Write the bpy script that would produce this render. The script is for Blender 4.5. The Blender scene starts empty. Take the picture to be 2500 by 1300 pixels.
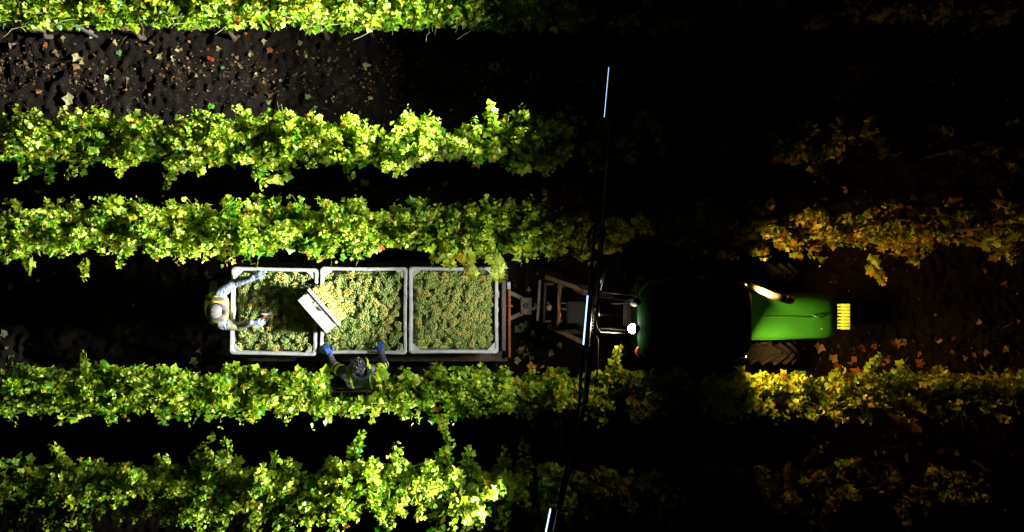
import bpy, bmesh, math, random
import numpy as np
from mathutils import Vector, Matrix, Euler, Quaternion

random.seed(7)
rng = np.random.default_rng(11)
scene = bpy.context.scene
C = scene.collection
R = math.radians

# ------------------------------------------------------------------ camera, sky, moon, exposure
CAM_Z = 13.0
FPX = 2071.0                                   # focal length in pixels of the 2500 px wide photograph
cam_d = bpy.data.cameras.new('camera')
cam_d.sensor_width = 36.0
cam_d.lens = 36.0 * FPX / 2500.0
cam_d.clip_end = 2000.0
cam = bpy.data.objects.new('camera', cam_d)
cam.location = (0, 0, CAM_Z)
C.objects.link(cam)
scene.camera = cam

world = bpy.data.worlds.new('World')
scene.world = world
world.use_nodes = True
wn = world.node_tree.nodes
sky = wn.new('ShaderNodeTexSky')
sky.sky_type = 'NISHITA'
sky.sun_disc = False
sky.sun_elevation = R(-6.0)
sky.sun_rotation = R(200)
world.node_tree.links.new(sky.outputs[0], wn['Background'].inputs[0])
wn['Background'].inputs[1].default_value = 0.004

moon = bpy.data.lights.new('moon', 'SUN')
moon.energy = 0.0012
moon.angle = R(0.5)
moon.color = (0.8, 0.88, 1.0)
mo = bpy.data.objects.new('moon', moon)
mo.rotation_euler = (R(35), 0, R(200))
C.objects.link(mo)

scene.view_settings.view_transform = 'Standard'
scene.view_settings.look = 'None'
scene.view_settings.exposure = 0.0
scene.view_settings.gamma = 1.0
scene.view_settings.use_curve_mapping = False
scene.cycles.use_denoising = True
scene.cycles.max_bounces = 8
scene.cycles.diffuse_bounces = 5
scene.cycles.transmission_bounces = 4
scene.cycles.transparent_max_bounces = 8
scene.cycles.sample_clamp_indirect = 4.0

LED_POWER = 265.0
LED_COLOR = (0.93, 0.97, 1.0)
FRONT_POWER = 40.0
FRONT_COLOR = (1.0, 0.60, 0.20)
REAR_POWER = 14.0
HEAD_POWER = 9.0
HEAD_COLOR = (1.0, 0.46, 0.14)
REAR_COLOR = (1.0, 0.80, 0.50)


def at(px, py, z):
    """A point of the place at height z that stands at that pixel of the 2500 px photograph."""
    k = (CAM_Z - z) / FPX
    return Vector(((px - 1250.0) * k, (650.0 - py) * k, z))


# ------------------------------------------------------------------ helpers: materials
def nodes_of(name):
    m = bpy.data.materials.new(name)
    m.use_nodes = True
    return m, m.node_tree.nodes, m.node_tree.links


def mat(name, col, rough=0.6, metal=0.0, noise=0.0, scale=20.0, dark=None, bump=0.0, bscale=60.0, coat=0.0, emit=None, estr=0.0, dirt=0.0, dirtcol=(0.06, 0.045, 0.03)):
    """A painted / plastic / metal surface with procedural mottling, dirt and fine relief."""
    m, n, l = nodes_of(name)
    b = n['Principled BSDF']
    b.inputs['Roughness'].default_value = rough
    b.inputs['Metallic'].default_value = metal
    b.inputs['Coat Weight'].default_value = coat
    tc = n.new('ShaderNodeTexCoord')
    col = tuple(col) + (1.0,)
    src = None
    if noise > 0:
        t = n.new('ShaderNodeTexNoise'); t.inputs['Scale'].default_value = scale; t.inputs['Detail'].default_value = 6
        l.new(tc.outputs['Object'], t.inputs['Vector'])
        cr = n.new('ShaderNodeValToRGB')
        d = dark if dark else tuple(c * (1 - noise) for c in col[:3])
        cr.color_ramp.elements[0].position = 0.35; cr.color_ramp.elements[0].color = tuple(d) + (1,)
        cr.color_ramp.elements[1].position = 0.65; cr.color_ramp.elements[1].color = col
        l.new(t.outputs['Fac'], cr.inputs['Fac'])
        src = cr.outputs['Color']
    if dirt > 0:
        t2 = n.new('ShaderNodeTexNoise'); t2.inputs['Scale'].default_value = scale * 0.6; t2.inputs['Detail'].default_value = 9; t2.inputs['Roughness'].default_value = 0.75
        l.new(tc.outputs['Object'], t2.inputs['Vector'])
        mr = n.new('ShaderNodeMapRange'); mr.inputs[1].default_value = 0.56; mr.inputs[2].default_value = 0.72; mr.inputs[4].default_value = dirt
        l.new(t2.outputs['Fac'], mr.inputs[0])
        mx = n.new('ShaderNodeMix'); mx.data_type = 'RGBA'
        if src: l.new(src, mx.inputs[6])
        else: mx.inputs[6].default_value = col
        mx.inputs[7].default_value = tuple(dirtcol) + (1,)
        l.new(mr.outputs[0], mx.inputs[0])
        src = mx.outputs[2]
    if src: l.new(src, b.inputs['Base Color'])
    else: b.inputs['Base Color'].default_value = col
    if bump > 0:
        t3 = n.new('ShaderNodeTexNoise'); t3.inputs['Scale'].default_value = bscale; t3.inputs['Detail'].default_value = 5
        l.new(tc.outputs['Object'], t3.inputs['Vector'])
        bp = n.new('ShaderNodeBump'); bp.inputs['Strength'].default_value = bump; bp.inputs['Distance'].default_value = 0.01
        l.new(t3.outputs['Fac'], bp.inputs['Height'])
        l.new(bp.outputs[0], b.inputs['Normal'])
    if emit:
        b.inputs['Emission Color'].default_value = tuple(emit) + (1,)
        b.inputs['Emission Strength'].default_value = estr
    return m


def leaf_material(name, trans=0.45, gloss=0.35):
    """Leaf blade: its own tint per leaf, diffuse front, light through the blade, a waxy sheen."""
    m, n, l = nodes_of(name)
    b = n['Principled BSDF']
    a = n.new('ShaderNodeAttribute'); a.attribute_name = 'leaf_tint'
    tc = n.new('ShaderNodeTexCoord')
    t = n.new('ShaderNodeTexNoise'); t.inputs['Scale'].default_value = 35; t.inputs['Detail'].default_value = 3
    l.new(tc.outputs['Object'], t.inputs['Vector'])
    mr = n.new('ShaderNodeMapRange'); mr.inputs[1].default_value = 0.3; mr.inputs[2].default_value = 0.7; mr.inputs[3].default_value = 0.72; mr.inputs[4].default_value = 1.2
    l.new(t.outputs['Fac'], mr.inputs[0])
    mx = n.new('ShaderNodeMix'); mx.data_type = 'RGBA'; mx.blend_type = 'MULTIPLY'; mx.inputs[0].default_value = 1.0
    l.new(a.outputs['Color'], mx.inputs[6]); l.new(mr.outputs[0], mx.inputs[7])
    l.new(mx.outputs[2], b.inputs['Base Color'])
    b.inputs['Roughness'].default_value = 0.38
    b.inputs['Specular IOR Level'].default_value = gloss
    tr = n.new('ShaderNodeBsdfTranslucent')
    l.new(mx.outputs[2], tr.inputs['Color'])
    ms = n.new('ShaderNodeMixShader'); ms.inputs[0].default_value = trans
    l.new(b.outputs[0], ms.inputs[1]); l.new(tr.outputs[0], ms.inputs[2])
    l.new(ms.outputs[0], n['Material Output'].inputs['Surface'])
    return m


def grape_material():
    m, n, l = nodes_of('grape_skin')
    b = n['Principled BSDF']
    oi = n.new('ShaderNodeObjectInfo')
    tc = n.new('ShaderNodeTexCoord')
    t = n.new('ShaderNodeTexNoise'); t.inputs['Scale'].default_value = 9; t.inputs['Detail'].default_value = 4
    l.new(tc.outputs['Object'], t.inputs['Vector'])
    ad = n.new('ShaderNodeMath'); ad.operation = 'MULTIPLY_ADD'; ad.inputs[1].default_value = 0.55; ad.inputs[2].default_value = -0.27
    l.new(oi.outputs['Random'], ad.inputs[0])
    a2 = n.new('ShaderNodeMath'); a2.operation = 'ADD'
    l.new(t.outputs['Fac'], a2.inputs[0]); l.new(ad.outputs[0], a2.inputs[1])
    cr = n.new('ShaderNodeValToRGB')
    e = cr.color_ramp.elements
    e[0].position = 0.18; e[0].color = (0.10, 0.17, 0.025, 1)
    e[1].position = 0.95; e[1].color = (0.38, 0.22, 0.03, 1)
    for p, c in ((0.40, (0.19, 0.25, 0.05, 1)), (0.62, (0.28, 0.31, 0.07, 1)), (0.82, (0.34, 0.27, 0.045, 1))):
        x = e.new(p); x.color = c
    l.new(a2.outputs[0], cr.inputs['Fac'])
    l.new(cr.outputs[0], b.inputs['Base Color'])
    b.inputs['Roughness'].default_value = 0.38
    b.inputs['Subsurface Weight'].default_value = 0.0
    return m


def soil_material():
    m, n, l = nodes_of('tilled_soil')
    b = n['Principled BSDF']
    tc = n.new('ShaderNodeTexCoord')
    t = n.new('ShaderNodeTexNoise'); t.inputs['Scale'].default_value = 2.2; t.inputs['Detail'].default_value = 12; t.inputs['Roughness'].default_value = 0.7
    l.new(tc.outputs['Object'], t.inputs['Vector'])
    cr = n.new('ShaderNodeValToRGB')
    e = cr.color_ramp.elements
    e[0].position = 0.3; e[0].color = (0.008, 0.0055, 0.0035, 1)
    e[1].position = 0.75; e[1].color = (0.042, 0.028, 0.017, 1)
    x = e.new(0.52); x.color = (0.018, 0.0120, 0.0072, 1)
    l.new(t.outputs['Fac'], cr.inputs['Fac'])
    l.new(cr.outputs[0], b.inputs['Base Color'])
    b.inputs['Roughness'].default_value = 0.95
    b.inputs['Specular IOR Level'].default_value = 0.15
    t2 = n.new('ShaderNodeTexNoise'); t2.inputs['Scale'].default_value = 38; t2.inputs['Detail'].default_value = 8; t2.inputs['Roughness'].default_value = 0.7
    l.new(tc.outputs['Object'], t2.inputs['Vector'])
    bp = n.new('ShaderNodeBump'); bp.inputs['Strength'].default_value = 1.0; bp.inputs['Distance'].default_value = 0.07
    l.new(t2.outputs['Fac'], bp.inputs['Height']); l.new(bp.outputs[0], b.inputs['Normal'])
    return m


def glass_material():
    m, n, l = nodes_of('cab_glass')
    b = n['Principled BSDF']
    b.inputs['Base Color'].default_value = (0.55, 0.65, 0.6, 1)
    b.inputs['Roughness'].default_value = 0.04
    b.inputs['Transmission Weight'].default_value = 0.9
    b.inputs['IOR'].default_value = 1.45
    return m


def sleeve_material():
    """White and grey-blue camouflage-streaked sleeve cloth with folds."""
    m, n, l = nodes_of('streaked_sleeve')
    b = n['Principled BSDF']; b.inputs['Roughness'].default_value = 0.85
    tc = n.new('ShaderNodeTexCoord')
    mp = n.new('ShaderNodeMapping'); mp.inputs['Scale'].default_value = (1.6, 0.45, 0.6); mp.inputs['Rotation'].default_value = (0, 0, 0.35)
    l.new(tc.outputs['Object'], mp.inputs['Vector'])
    t = n.new('ShaderNodeTexNoise'); t.inputs['Scale'].default_value = 26; t.inputs['Detail'].default_value = 3; t.inputs['Distortion'].default_value = 0.8
    l.new(mp.outputs[0], t.inputs['Vector'])
    cr = n.new('ShaderNodeValToRGB'); e = cr.color_ramp.elements
    e[0].position = 0.42; e[0].color = (0.035, 0.05, 0.10, 1)
    e[1].position = 0.58; e[1].color = (0.25, 0.285, 0.37, 1)
    l.new(t.outputs['Fac'], cr.inputs[0]); l.new(cr.outputs[0], b.inputs['Base Color'])
    bp = n.new('ShaderNodeBump'); bp.inputs['Strength'].default_value = 0.6; bp.inputs['Distance'].default_value = 0.02
    l.new(t.outputs['Fac'], bp.inputs['Height']); l.new(bp.outputs[0], b.inputs['Normal'])
    return m


M = dict(
    soil=soil_material(),
    leaf=leaf_material('vine_leaf'),
    litter=leaf_material('dry_leaf', trans=0.1, gloss=0.1),
    grape=grape_material(),
    bark=mat('vine_bark', (0.11, 0.075, 0.045), 0.9, noise=0.6, scale=30, bump=0.9, bscale=50),
    cane=mat('green_cane', (0.16, 0.15, 0.04), 0.7, noise=0.4, scale=15),
    steel=mat('galvanised_steel', (0.32, 0.33, 0.33), 0.45, 0.8, noise=0.35, scale=25),
    bin=mat('white_bin_plastic', (0.37, 0.37, 0.335), 0.5, noise=0.25, scale=9, dirt=0.95, bump=0.3, bscale=40, dirtcol=(0.10, 0.08, 0.05)),
    lug=mat('white_lug_plastic', (0.29, 0.27, 0.225), 0.42, noise=0.25, scale=12, dirt=0.6, dirtcol=(0.26, 0.18, 0.12)),
    deck=mat('trailer_deck_wood', (0.12, 0.08, 0.05), 0.85, noise=0.5, scale=14, bump=0.5),
    rust=mat('rust_red_steel', (0.34, 0.10, 0.035), 0.7, 0.1, noise=0.5, scale=22, bump=0.3, dirt=0.5),
    tan=mat('bare_brown_steel', (0.12, 0.078, 0.046), 0.5, 0.3, noise=0.5, scale=24, bump=0.25, dirt=0.6),
    black=mat('black_steel', (0.014, 0.014, 0.016), 0.32, 0.2, noise=0.4, scale=20),
    rubber=mat('tyre_rubber', (0.035, 0.030, 0.026), 0.85, noise=0.4, scale=18, bump=0.3, dirt=0.8, dirtcol=(0.10, 0.07, 0.045)),
    tread=mat('dusty_tread', (0.060, 0.043, 0.028), 0.9, noise=0.5, scale=16, bump=0.3),
    green=mat('green_paint', (0.048, 0.32, 0.030), 0.42, noise=0.10, scale=5, coat=0.15, bump=0.04, bscale=120),
    roofg=mat('dark_green_roof_paint', (0.012, 0.085, 0.028), 0.45, noise=0.15, scale=6),
    yellow=mat('yellow_paint', (0.15, 0.27, 0.04), 0.5, noise=0.25, scale=12, dirt=0.4),
    chrome=mat('hot_exhaust_steel', (0.74, 0.58, 0.40), 0.42, 0.25, noise=0.3, scale=14),
    glass=glass_material(),
    lampw=mat('lit_work_lamp_lens', (1, 1, 1), 0.3, emit=(1.0, 0.86, 0.66), estr=110.0),
    lampf=mat('lit_front_lamp_lens', (1, 1, 1), 0.3, emit=(1.0, 0.72, 0.34), estr=8.0),
    lampoff=mat('unlit_lamp_lens', (0.62, 0.66, 0.62), 0.2),
    amber=mat('amber_lens', (0.62, 0.14, 0.015), 0.3),
    led=mat('lit_led_chip', (1, 1, 1), 0.3, emit=(0.42, 0.66, 1.0), estr=2.4),
    boom=mat('worn_boom_steel', (0.045, 0.045, 0.048), 0.34, 0.6, noise=0.5, scale=18),
    cable=mat('cable_rubber', (0.16, 0.09, 0.06), 0.6),
    cable2=mat('orange_cable', (0.40, 0.12, 0.04), 0.6),
    seat=mat('black_vinyl', (0.02, 0.02, 0.02), 0.6),
    skin=mat('skin', (0.36, 0.19, 0.12), 0.55, noise=0.15, scale=30),
    hair=mat('black_hair', (0.010, 0.008, 0.010), 0.42, noise=0.5, scale=60, bump=0.9, bscale=45),
    hivis=mat('hivis_yellow_cloth', (0.72, 0.86, 0.07), 0.8, noise=0.2, scale=9, bump=0.6, bscale=22),
    hivis2=mat('lime_yellow_tape', (0.62, 0.84, 0.04), 0.75),
    orange=mat('orange_tape', (0.58, 0.15, 0.01), 0.75),
    reflect=mat('grey_reflective_tape', (0.10, 0.10, 0.092), 0.5, noise=0.25, scale=30),
    navy=mat('dark_green_black_jacket', (0.018, 0.042, 0.036), 0.8, noise=0.5, scale=20, bump=0.6, bscale=20),
    charcoal=mat('charcoal_sleeve', (0.045, 0.045, 0.055), 0.85, noise=0.4, scale=24, bump=0.6, bscale=26),
    sleeve=sleeve_material(),
    khaki=mat('khaki_cloth', (0.21, 0.185, 0.10), 0.85, noise=0.4, scale=18, bump=0.8, bscale=28),
    cap=mat('beige_cap_cloth', (0.11, 0.094, 0.074), 0.8, noise=0.25, scale=22, bump=0.4),
    jeans=mat('dark_jeans', (0.035, 0.05, 0.09), 0.85, noise=0.3, scale=30),
    paleleg=mat('pale_work_trousers', (0.30, 0.32, 0.22), 0.85, noise=0.3, scale=14, bump=0.5),
    gloveg=mat('grey_blue_glove', (0.15, 0.19, 0.30), 0.8, noise=0.35, scale=40, bump=0.4),
    gloveb=mat('blue_glove', (0.010, 0.045, 0.22), 0.7, noise=0.3, scale=40),
    boot=mat('brown_boot', (0.07, 0.045, 0.03), 0.7, noise=0.3),
    redplastic=mat('red_plastic', (0.55, 0.05, 0.02), 0.45, noise=0.2),
    bluecloth=mat('blue_cloth', (0.02, 0.09, 0.26), 0.7),
    eye=mat('eye_dark', (0.01, 0.008, 0.006), 0.2),
    lip=mat('lip', (0.30, 0.11, 0.09), 0.5),
    wood=mat('weathered_wood', (0.24, 0.12, 0.06), 0.85, noise=0.5, scale=22, bump=0.7),
    boxteal=mat('dark_teal_box_paint', (0.004, 0.013, 0.016), 0.75, noise=0.3, scale=10),
)

# ------------------------------------------------------------------ helpers: meshes and objects
ROOTLOC = {}


def tag(o, label=None, cat=None, group=None, kind=None):
    if label: o['label'] = label
    if cat: o['category'] = cat
    if group: o['group'] = group
    if kind: o['kind'] = kind
    return o


def thing(name, loc, label, cat, group=None):
    o = bpy.data.objects.new(name, None)
    o.empty_display_size = 0.1
    o.location = loc
    C.objects.link(o)
    ROOTLOC[o.name] = Vector(loc)
    return tag(o, label, cat, group)


class MB:
    """Collects boxes, bars, tubes and lofts in world coordinates; build() links them as one mesh object."""
    def __init__(self):
        self.v = []; self.f = []

    def add(self, vs, fs):
        k = len(self.v)
        self.v += [tuple(p) for p in vs]
        self.f += [tuple(i + k for i in q) for q in fs]
        return self

    def box(self, c, s, rot=None):
        c = Vector(c); h = Vector(s) / 2
        vs = []
        for x in (-1, 1):
            for y in (-1, 1):
                for z in (-1, 1):
                    p = Vector((x * h.x, y * h.y, z * h.z))
                    if rot is not None: p = rot @ p
                    vs.append(c + p)
        return self.add(vs, [(0, 1, 3, 2), (4, 6, 7, 5), (0, 4, 5, 1), (2, 3, 7, 6), (0, 2, 6, 4), (1, 5, 7, 3)])

    def bar(self, a, b, w, h):
        a, b = Vector(a), Vector(b)
        d = b - a
        z = d.normalized()
        up = Vector((0, 0, 1)) if abs(z.z) < 0.95 else Vector((1, 0, 0))
        x = up.cross(z).normalized(); y = z.cross(x)
        rot = Matrix((x, y, z)).transposed()
        return self.box((a + b) / 2, (w, h, d.length), rot)

    def tube(self, pts, r, n=10, cap=True):
        pts = [Vector(p) for p in pts]
        rs = r if isinstance(r, (list, tuple)) else [r] * len(pts)
        rings = []
        prev = None
        for i, p in enumerate(pts):
            t = (pts[min(i + 1, len(pts) - 1)] - pts[max(i - 1, 0)]).normalized()
            if prev is None:
                up = Vector((0, 0, 1)) if abs(t.z) < 0.9 else Vector((1, 0, 0))
                x = up.cross(t).normalized()
            else:
                x = (prev - t * prev.dot(t)).normalized()
            prev = x
            y = t.cross(x)
            rings.append([p + (x * math.cos(2 * math.pi * k / n) + y * math.sin(2 * math.pi * k / n)) * rs[i] for k in range(n)])
        return self.loft(rings, cap)

    def loft(self, rings, cap=True, closed=True):
        n = len(rings[0])
        vs = [p for r in rings for p in r]
        fs = []
        for i in range(len(rings) - 1):
            for k in range(n if closed else n - 1):
                k2 = (k + 1) % n
                fs.append((i * n + k, i * n + k2, (i + 1) * n + k2, (i + 1) * n + k))
        if cap:
            fs.append(tuple(range(n))[::-1]); fs.append(tuple((len(rings) - 1) * n + k for k in range(n)))
        return self.add(vs, fs)

    def lathe(self, profile, origin, axis, n=32, cap=True):
        """profile: (radius, along) pairs."""
        a = Vector(axis).normalized(); o = Vector(origin)
        up = Vector((0, 0, 1)) if abs(a.z) < 0.9 else Vector((1, 0, 0))
        x = up.cross(a).normalized(); y = a.cross(x)
        rings = [[o + a * h + (x * math.cos(2 * math.pi * k / n) + y * math.sin(2 * math.pi * k / n)) * max(r, 1e-4) for k in range(n)] for r, h in profile]
        return self.loft(rings, cap)

    def build(self, name, material, parent=None, bevel=0.0, smooth=False, seg=2):
        me = bpy.data.meshes.new(name)
        off = Vector((0, 0, 0))
        if parent is not None:
            root = parent
            while root.parent is not None: root = root.parent
            off = ROOTLOC.get(root.name, Vector((0, 0, 0)))
        me.from_pydata([(p[0] - off[0], p[1] - off[1], p[2] - off[2]) for p in self.v], [], self.f)
        bm = bmesh.new(); bm.from_mesh(me)
        bmesh.ops.recalc_face_normals(bm, faces=bm.faces)
        if bevel > 0:
            ed = [e for e in bm.edges if len(e.link_faces) == 2 and e.calc_face_angle() > 0.6]
            bmesh.ops.bevel(bm, geom=ed, offset=bevel, segments=seg, affect='EDGES', clamp_overlap=True)
        bm.to_mesh(me); bm.free()
        if smooth:
            for p in me.polygons: p.use_smooth = True
        me.materials.append(material)
        o = bpy.data.objects.new(name, me)
        if parent is not None: o.parent = parent
        C.objects.link(o)
        return o


def area_light(name, loc, direction, along, sx, sy, power, color, parent, spread=180):
    ld = bpy.data.lights.new(name, 'AREA')
    ld.shape = 'RECTANGLE'; ld.size = sx; ld.size_y = sy
    ld.energy = power; ld.color = color; ld.spread = R(spread)
    o = bpy.data.objects.new(name, ld)
    z = -Vector(direction).normalized()
    x = (Vector(along) - z * Vector(along).dot(z)).normalized()
    y = z.cross(x)
    root = parent
    while root.parent is not None: root = root.parent
    mt = Matrix((x, y, z)).transposed().to_4x4()
    mt.translation = Vector(loc) - ROOTLOC[root.name]
    o.matrix_local = mt
    o.parent = parent
    C.objects.link(o)
    return o


def vnoise(x, y, seed, scale):
    """Smooth value noise on arrays."""
    r = np.random.default_rng(seed).random((256, 256))
    u = x * scale + 1000.0; v = y * scale + 1000.0
    i = np.floor(u).astype(int); j = np.floor(v).astype(int)
    fu = u - i; fv = v - j
    fu = fu * fu * (3 - 2 * fu); fv = fv * fv * (3 - 2 * fv)
    i0 = i % 256; i1 = (i + 1) % 256; j0 = j % 256; j1 = (j + 1) % 256
    return (r[i0, j0] * (1 - fu) + r[i1, j0] * fu) * (1 - fv) + (r[i0, j1] * (1 - fu) + r[i1, j1] * fu) * fv


def mesh_np(name, verts, faces_loops, face_len, material, attr=None, smooth=False):
    """Mesh from numpy arrays; every face has face_len corners."""
    me = bpy.data.meshes.new(name)
    nv = len(verts); nf = len(faces_loops) // face_len
    me.vertices.add(nv)
    me.vertices.foreach_set('co', np.asarray(verts, dtype=np.float32).ravel())
    me.loops.add(len(faces_loops))
    me.loops.foreach_set('vertex_index', np.asarray(faces_loops, dtype=np.int32))
    me.polygons.add(nf)
    me.polygons.foreach_set('loop_start', np.arange(0, nf * face_len, face_len, dtype=np.int32))
    me.polygons.foreach_set('use_smooth', np.full(nf, smooth, dtype=bool))
    me.update(calc_edges=True)
    if attr is not None:
        a = me.attributes.new('leaf_tint', 'FLOAT_COLOR', 'POINT')
        a.data.foreach_set('color', np.asarray(attr, dtype=np.float32).ravel())
    me.materials.append(material)
    return me


# ------------------------------------------------------------------ the ground: one sheet to the horizon
ROWS = {'A': 3.50, 'B': 1.66, 'C': 0.50, 'D': -1.72, 'E': -3.02}


def ground_height(x, y):
    h = (vnoise(x, y, 1, 1.3) - 0.5) * 0.07
    h += (np.abs(vnoise(x, y, 2, 4.0) - 0.5)) * -0.07
    h += (np.abs(vnoise(x, y, 3, 8.0) - 0.5)) * -0.11
    h += (vnoise(x, y, 4, 15.0) - 0.5) * 0.06
    for Y in ROWS.values():
        h = h + 0.07 * np.exp(-((y - Y) / 0.25) ** 2)
    return h


def build_ground():
    gx = np.concatenate([[-400, -150, -60, -25, -12, -9], np.arange(-8.3, 8.31, 0.034), [9, 12, 25, 60, 150, 400]])
    gy = np.concatenate([[-400, -150, -60, -25, -12, -6], np.arange(-4.9, 4.91, 0.034), [6, 12, 25, 60, 150, 400]])
    X, Y = np.meshgrid(gx, gy, indexing='ij')
    Z = ground_height(X, Y)
    Z[(np.abs(X) > 8.4) | (np.abs(Y) > 5)] = -0.03
    v = np.stack([X, Y, Z], -1).reshape(-1, 3)
    nx, ny = len(gx), len(gy)
    i, j = np.meshgrid(np.arange(nx - 1), np.arange(ny - 1), indexing='ij')
    a = (i * ny + j).ravel()
    q = np.stack([a, a + ny, a + ny + 1, a + 1], -1).ravel()
    me = mesh_np('ground', v, q, 4, M['soil'], smooth=True)
    o = bpy.data.objects.new('ground', me)
    C.objects.link(o)
    tag(o, 'dark tilled vineyard soil between and under the vine rows', kind='structure')


build_ground()


def gz(x, y):
    return float(ground_height(np.array([x]), np.array([y]))[0])


# ------------------------------------------------------------------ vine leaves
half = [(0.30, -0.18), (0.46, 0.10), (0.62, 0.42), (0.32, 0.52)]
OUT = np.array([(0.0, 0.03)] + half + [(0.0, 0.98)] + [(-x, y) for x, y in half[::-1]])
LP = np.vstack([OUT, [(0.0, 0.34)]])                       # 10 outline points and a centre
NLV = len(LP); NLO = len(OUT)
LF = np.array([(NLO, k, (k + 1) % NLO) for k in range(NLO)])

GREEN = np.array((0.055, 0.20, 0.006)); MID = np.array((0.18, 0.33, 0.008)); YG = np.array((0.36, 0.46, 0.016))
TIP = np.array((0.48, 0.58, 0.075)); YEL = np.array((0.50, 0.36, 0.015)); ORA = np.array((0.40, 0.14, 0.015))


def leaf_arrays(pos, nrm, tip, size, rg):
    """Vertices of n leaves: cupped, folded and rippled blades."""
    n = len(pos)
    nrm = nrm / np.linalg.norm(nrm, axis=1, keepdims=True)
    t = tip - nrm * np.sum(tip * nrm, axis=1, keepdims=True)
    t = t / (np.linalg.norm(t, axis=1, keepdims=True) + 1e-9)
    s = np.cross(t, nrm)
    x = LP[:, 0][None, :] * rg.uniform(0.85, 1.15, (n, 1)); y = np.repeat(LP[:, 1][None, :], n, 0)
    z = np.abs(x) * rg.uniform(-0.25, 0.75, (n, 1)) - (y ** 2) * rg.uniform(-0.15, 0.45, (n, 1)) + rg.normal(0, 0.055, (n, NLV))
    v = pos[:, None, :] + size[:, None, None] * (x[..., None] * s[:, None, :] + y[..., None] * t[:, None, :] + z[..., None] * nrm[:, None, :])
    return v


def leaf_mesh(name, v, tint, material):
    n = len(v)
    f = (LF[None] + (np.arange(n) * NLV)[:, None, None]).ravel()
    a = np.ones((n, NLV, 4), dtype=np.float32)
    a[:, :, :3] = tint[:, None, :]
    return mesh_np(name, v.reshape(-1, 3), f, 3, material, a.reshape(-1, 4))


# single leaves that many vines and the ground share
def unit_leaf(name, tint, seed, material):
    rg = np.random.default_rng(seed)
    v = leaf_arrays(np.zeros((1, 3)), np.array([[0, 0, 1.0]]), np.array([[0, 1.0, 0]]), np.array([1.0]), rg)
    return leaf_mesh(name, v, np.array([tint]), material)


LEAF_UNITS = [unit_leaf('leaf', c, 40 + i, M['leaf']) for i, c in enumerate([GREEN, MID, YG, YG * 0.9, TIP, MID * 1.2, YEL])]
DRY_UNITS = [unit_leaf('fallen_leaf', c, 60 + i, M['litter']) for i, c in enumerate(
    [(0.24, 0.14, 0.055), (0.36, 0.25, 0.10), (0.30, 0.13, 0.03), (0.13, 0.08, 0.04), (0.42, 0.34, 0.15), (0.26, 0.10, 0.025)])]
PALE_UNITS = [unit_leaf('fallen_leaf', c, 80 + i, M['litter']) for i, c in enumerate([(0.42, 0.45, 0.22), (0.20, 0.30, 0.07), (0.38, 0.36, 0.16), (0.14, 0.26, 0.07)])]


def frame_quat(nrm, tip):
    n = Vector(nrm).normalized(); t = Vector(tip); t = (t - n * t.dot(n))
    t = t.normalized() if t.length > 1e-5 else n.orthogonal().normalized()
    s = t.cross(n)
    return Matrix((s, t, n)).transposed().to_quaternion()


def vine_leaves(x0, Y, rg, autumn, dens=1.0, wide=1.0, top=1.95, clump=1.0):
    """Leaf positions, normals, tips, sizes and tints of one vine, shoot by shoot."""
    P, N, T, S, K = [], [], [], [], []
    paths = []
    ns = int(42 * dens)
    for k in range(ns):
        bx = x0 + rg.uniform(-0.72, 0.72)
        if k > 5 and autumn > 0.7 and Y != ROWS['D'] and vnoise(np.array([bx]), np.array([Y]), 55, 2.2)[0] < 0.42: continue
        b = np.array([bx, Y + rg.normal(0, 0.04), 0.92])
        hgt = top + rg.normal(0, 0.11) - 0.92
        lean = np.array([rg.normal(0, 0.16), rg.normal(0, 0.26 * wide)])
        lean[1] = np.clip(lean[1], -0.5 * wide, 0.5 * wide)
        droop = max(0.0, abs(lean[1]) - 0.22) * rg.uniform(0.3, 1.3)
        nn = 21
        tt = np.linspace(0, 1, nn)
        path = b[None] + np.stack([lean[0] * tt ** 1.3, lean[1] * tt ** 1.2, hgt * tt - droop * hgt * 1.1 * tt ** 3], -1)
        path += np.cumsum(rg.normal(0, 0.012, (nn, 3)), 0)
        paths.append(path)
        bias = rg.normal(0, 0.22)
        for i in range(2, nn):
            u = tt[i]
            m = 3 if u > 0.45 else 2
            if u > 0.9: m = 5
            for _ in range(m):
                if rg.random() > 0.93: continue
                ang = rg.uniform(0, 2 * math.pi)
                out = np.array([math.cos(ang), math.sin(ang), rg.uniform(-0.15, 0.5)])
                if rg.random() < 0.35: out[1] = (0.9 if lean[1] > 0 else -0.9) * abs(out[1] + 0.3)
                taper = 1.0 - 0.62 * max(0, (u - 0.62) / 0.38)
                pet = rg.uniform(0.02, 0.12) * taper
                p = path[i] + out * pet
                s = (0.052 + 0.088 * rg.random() ** 1.3) * taper
                nr = np.array([out[0] * 0.6, out[1] * 0.85, 0.7]) + rg.normal(0, 0.52, 3)
                tp = out + np.array([0, 0, -0.45]) + rg.normal(0, 0.3, 3)
                c = rg.normal(0.47, 0.30) + bias + 0.30 * max(0, u - 0.55) + autumn * 0.25
                if c < 0.35: col = GREEN + (MID - GREEN) * np.clip(c / 0.35, 0, 1)
                elif c < 0.7: col = MID + (YG - MID) * (c - 0.35) / 0.35
                else: col = YG + (TIP - YG) * min(1, (c - 0.7) / 0.4)
                w = rg.random()
                if w < 0.02 + 0.19 * autumn: col = YEL * rg.uniform(0.7, 1.1)
                elif w < 0.026 + 0.25 * autumn: col = ORA * rg.uniform(0.6, 1.2)
                if autumn > 0.75: col = col * np.array((1.0, 1.0 - 0.16 * min(1, autumn), 0.8)) * (1.0 - 0.25 * min(1, autumn))
                P.append(p); N.append(nr); T.append(tp); S.append(s); K.append(col * rg.uniform(0.85, 1.12))
    return np.array(P), np.array(N), np.array(T), np.array(S), np.array(K), paths


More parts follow.
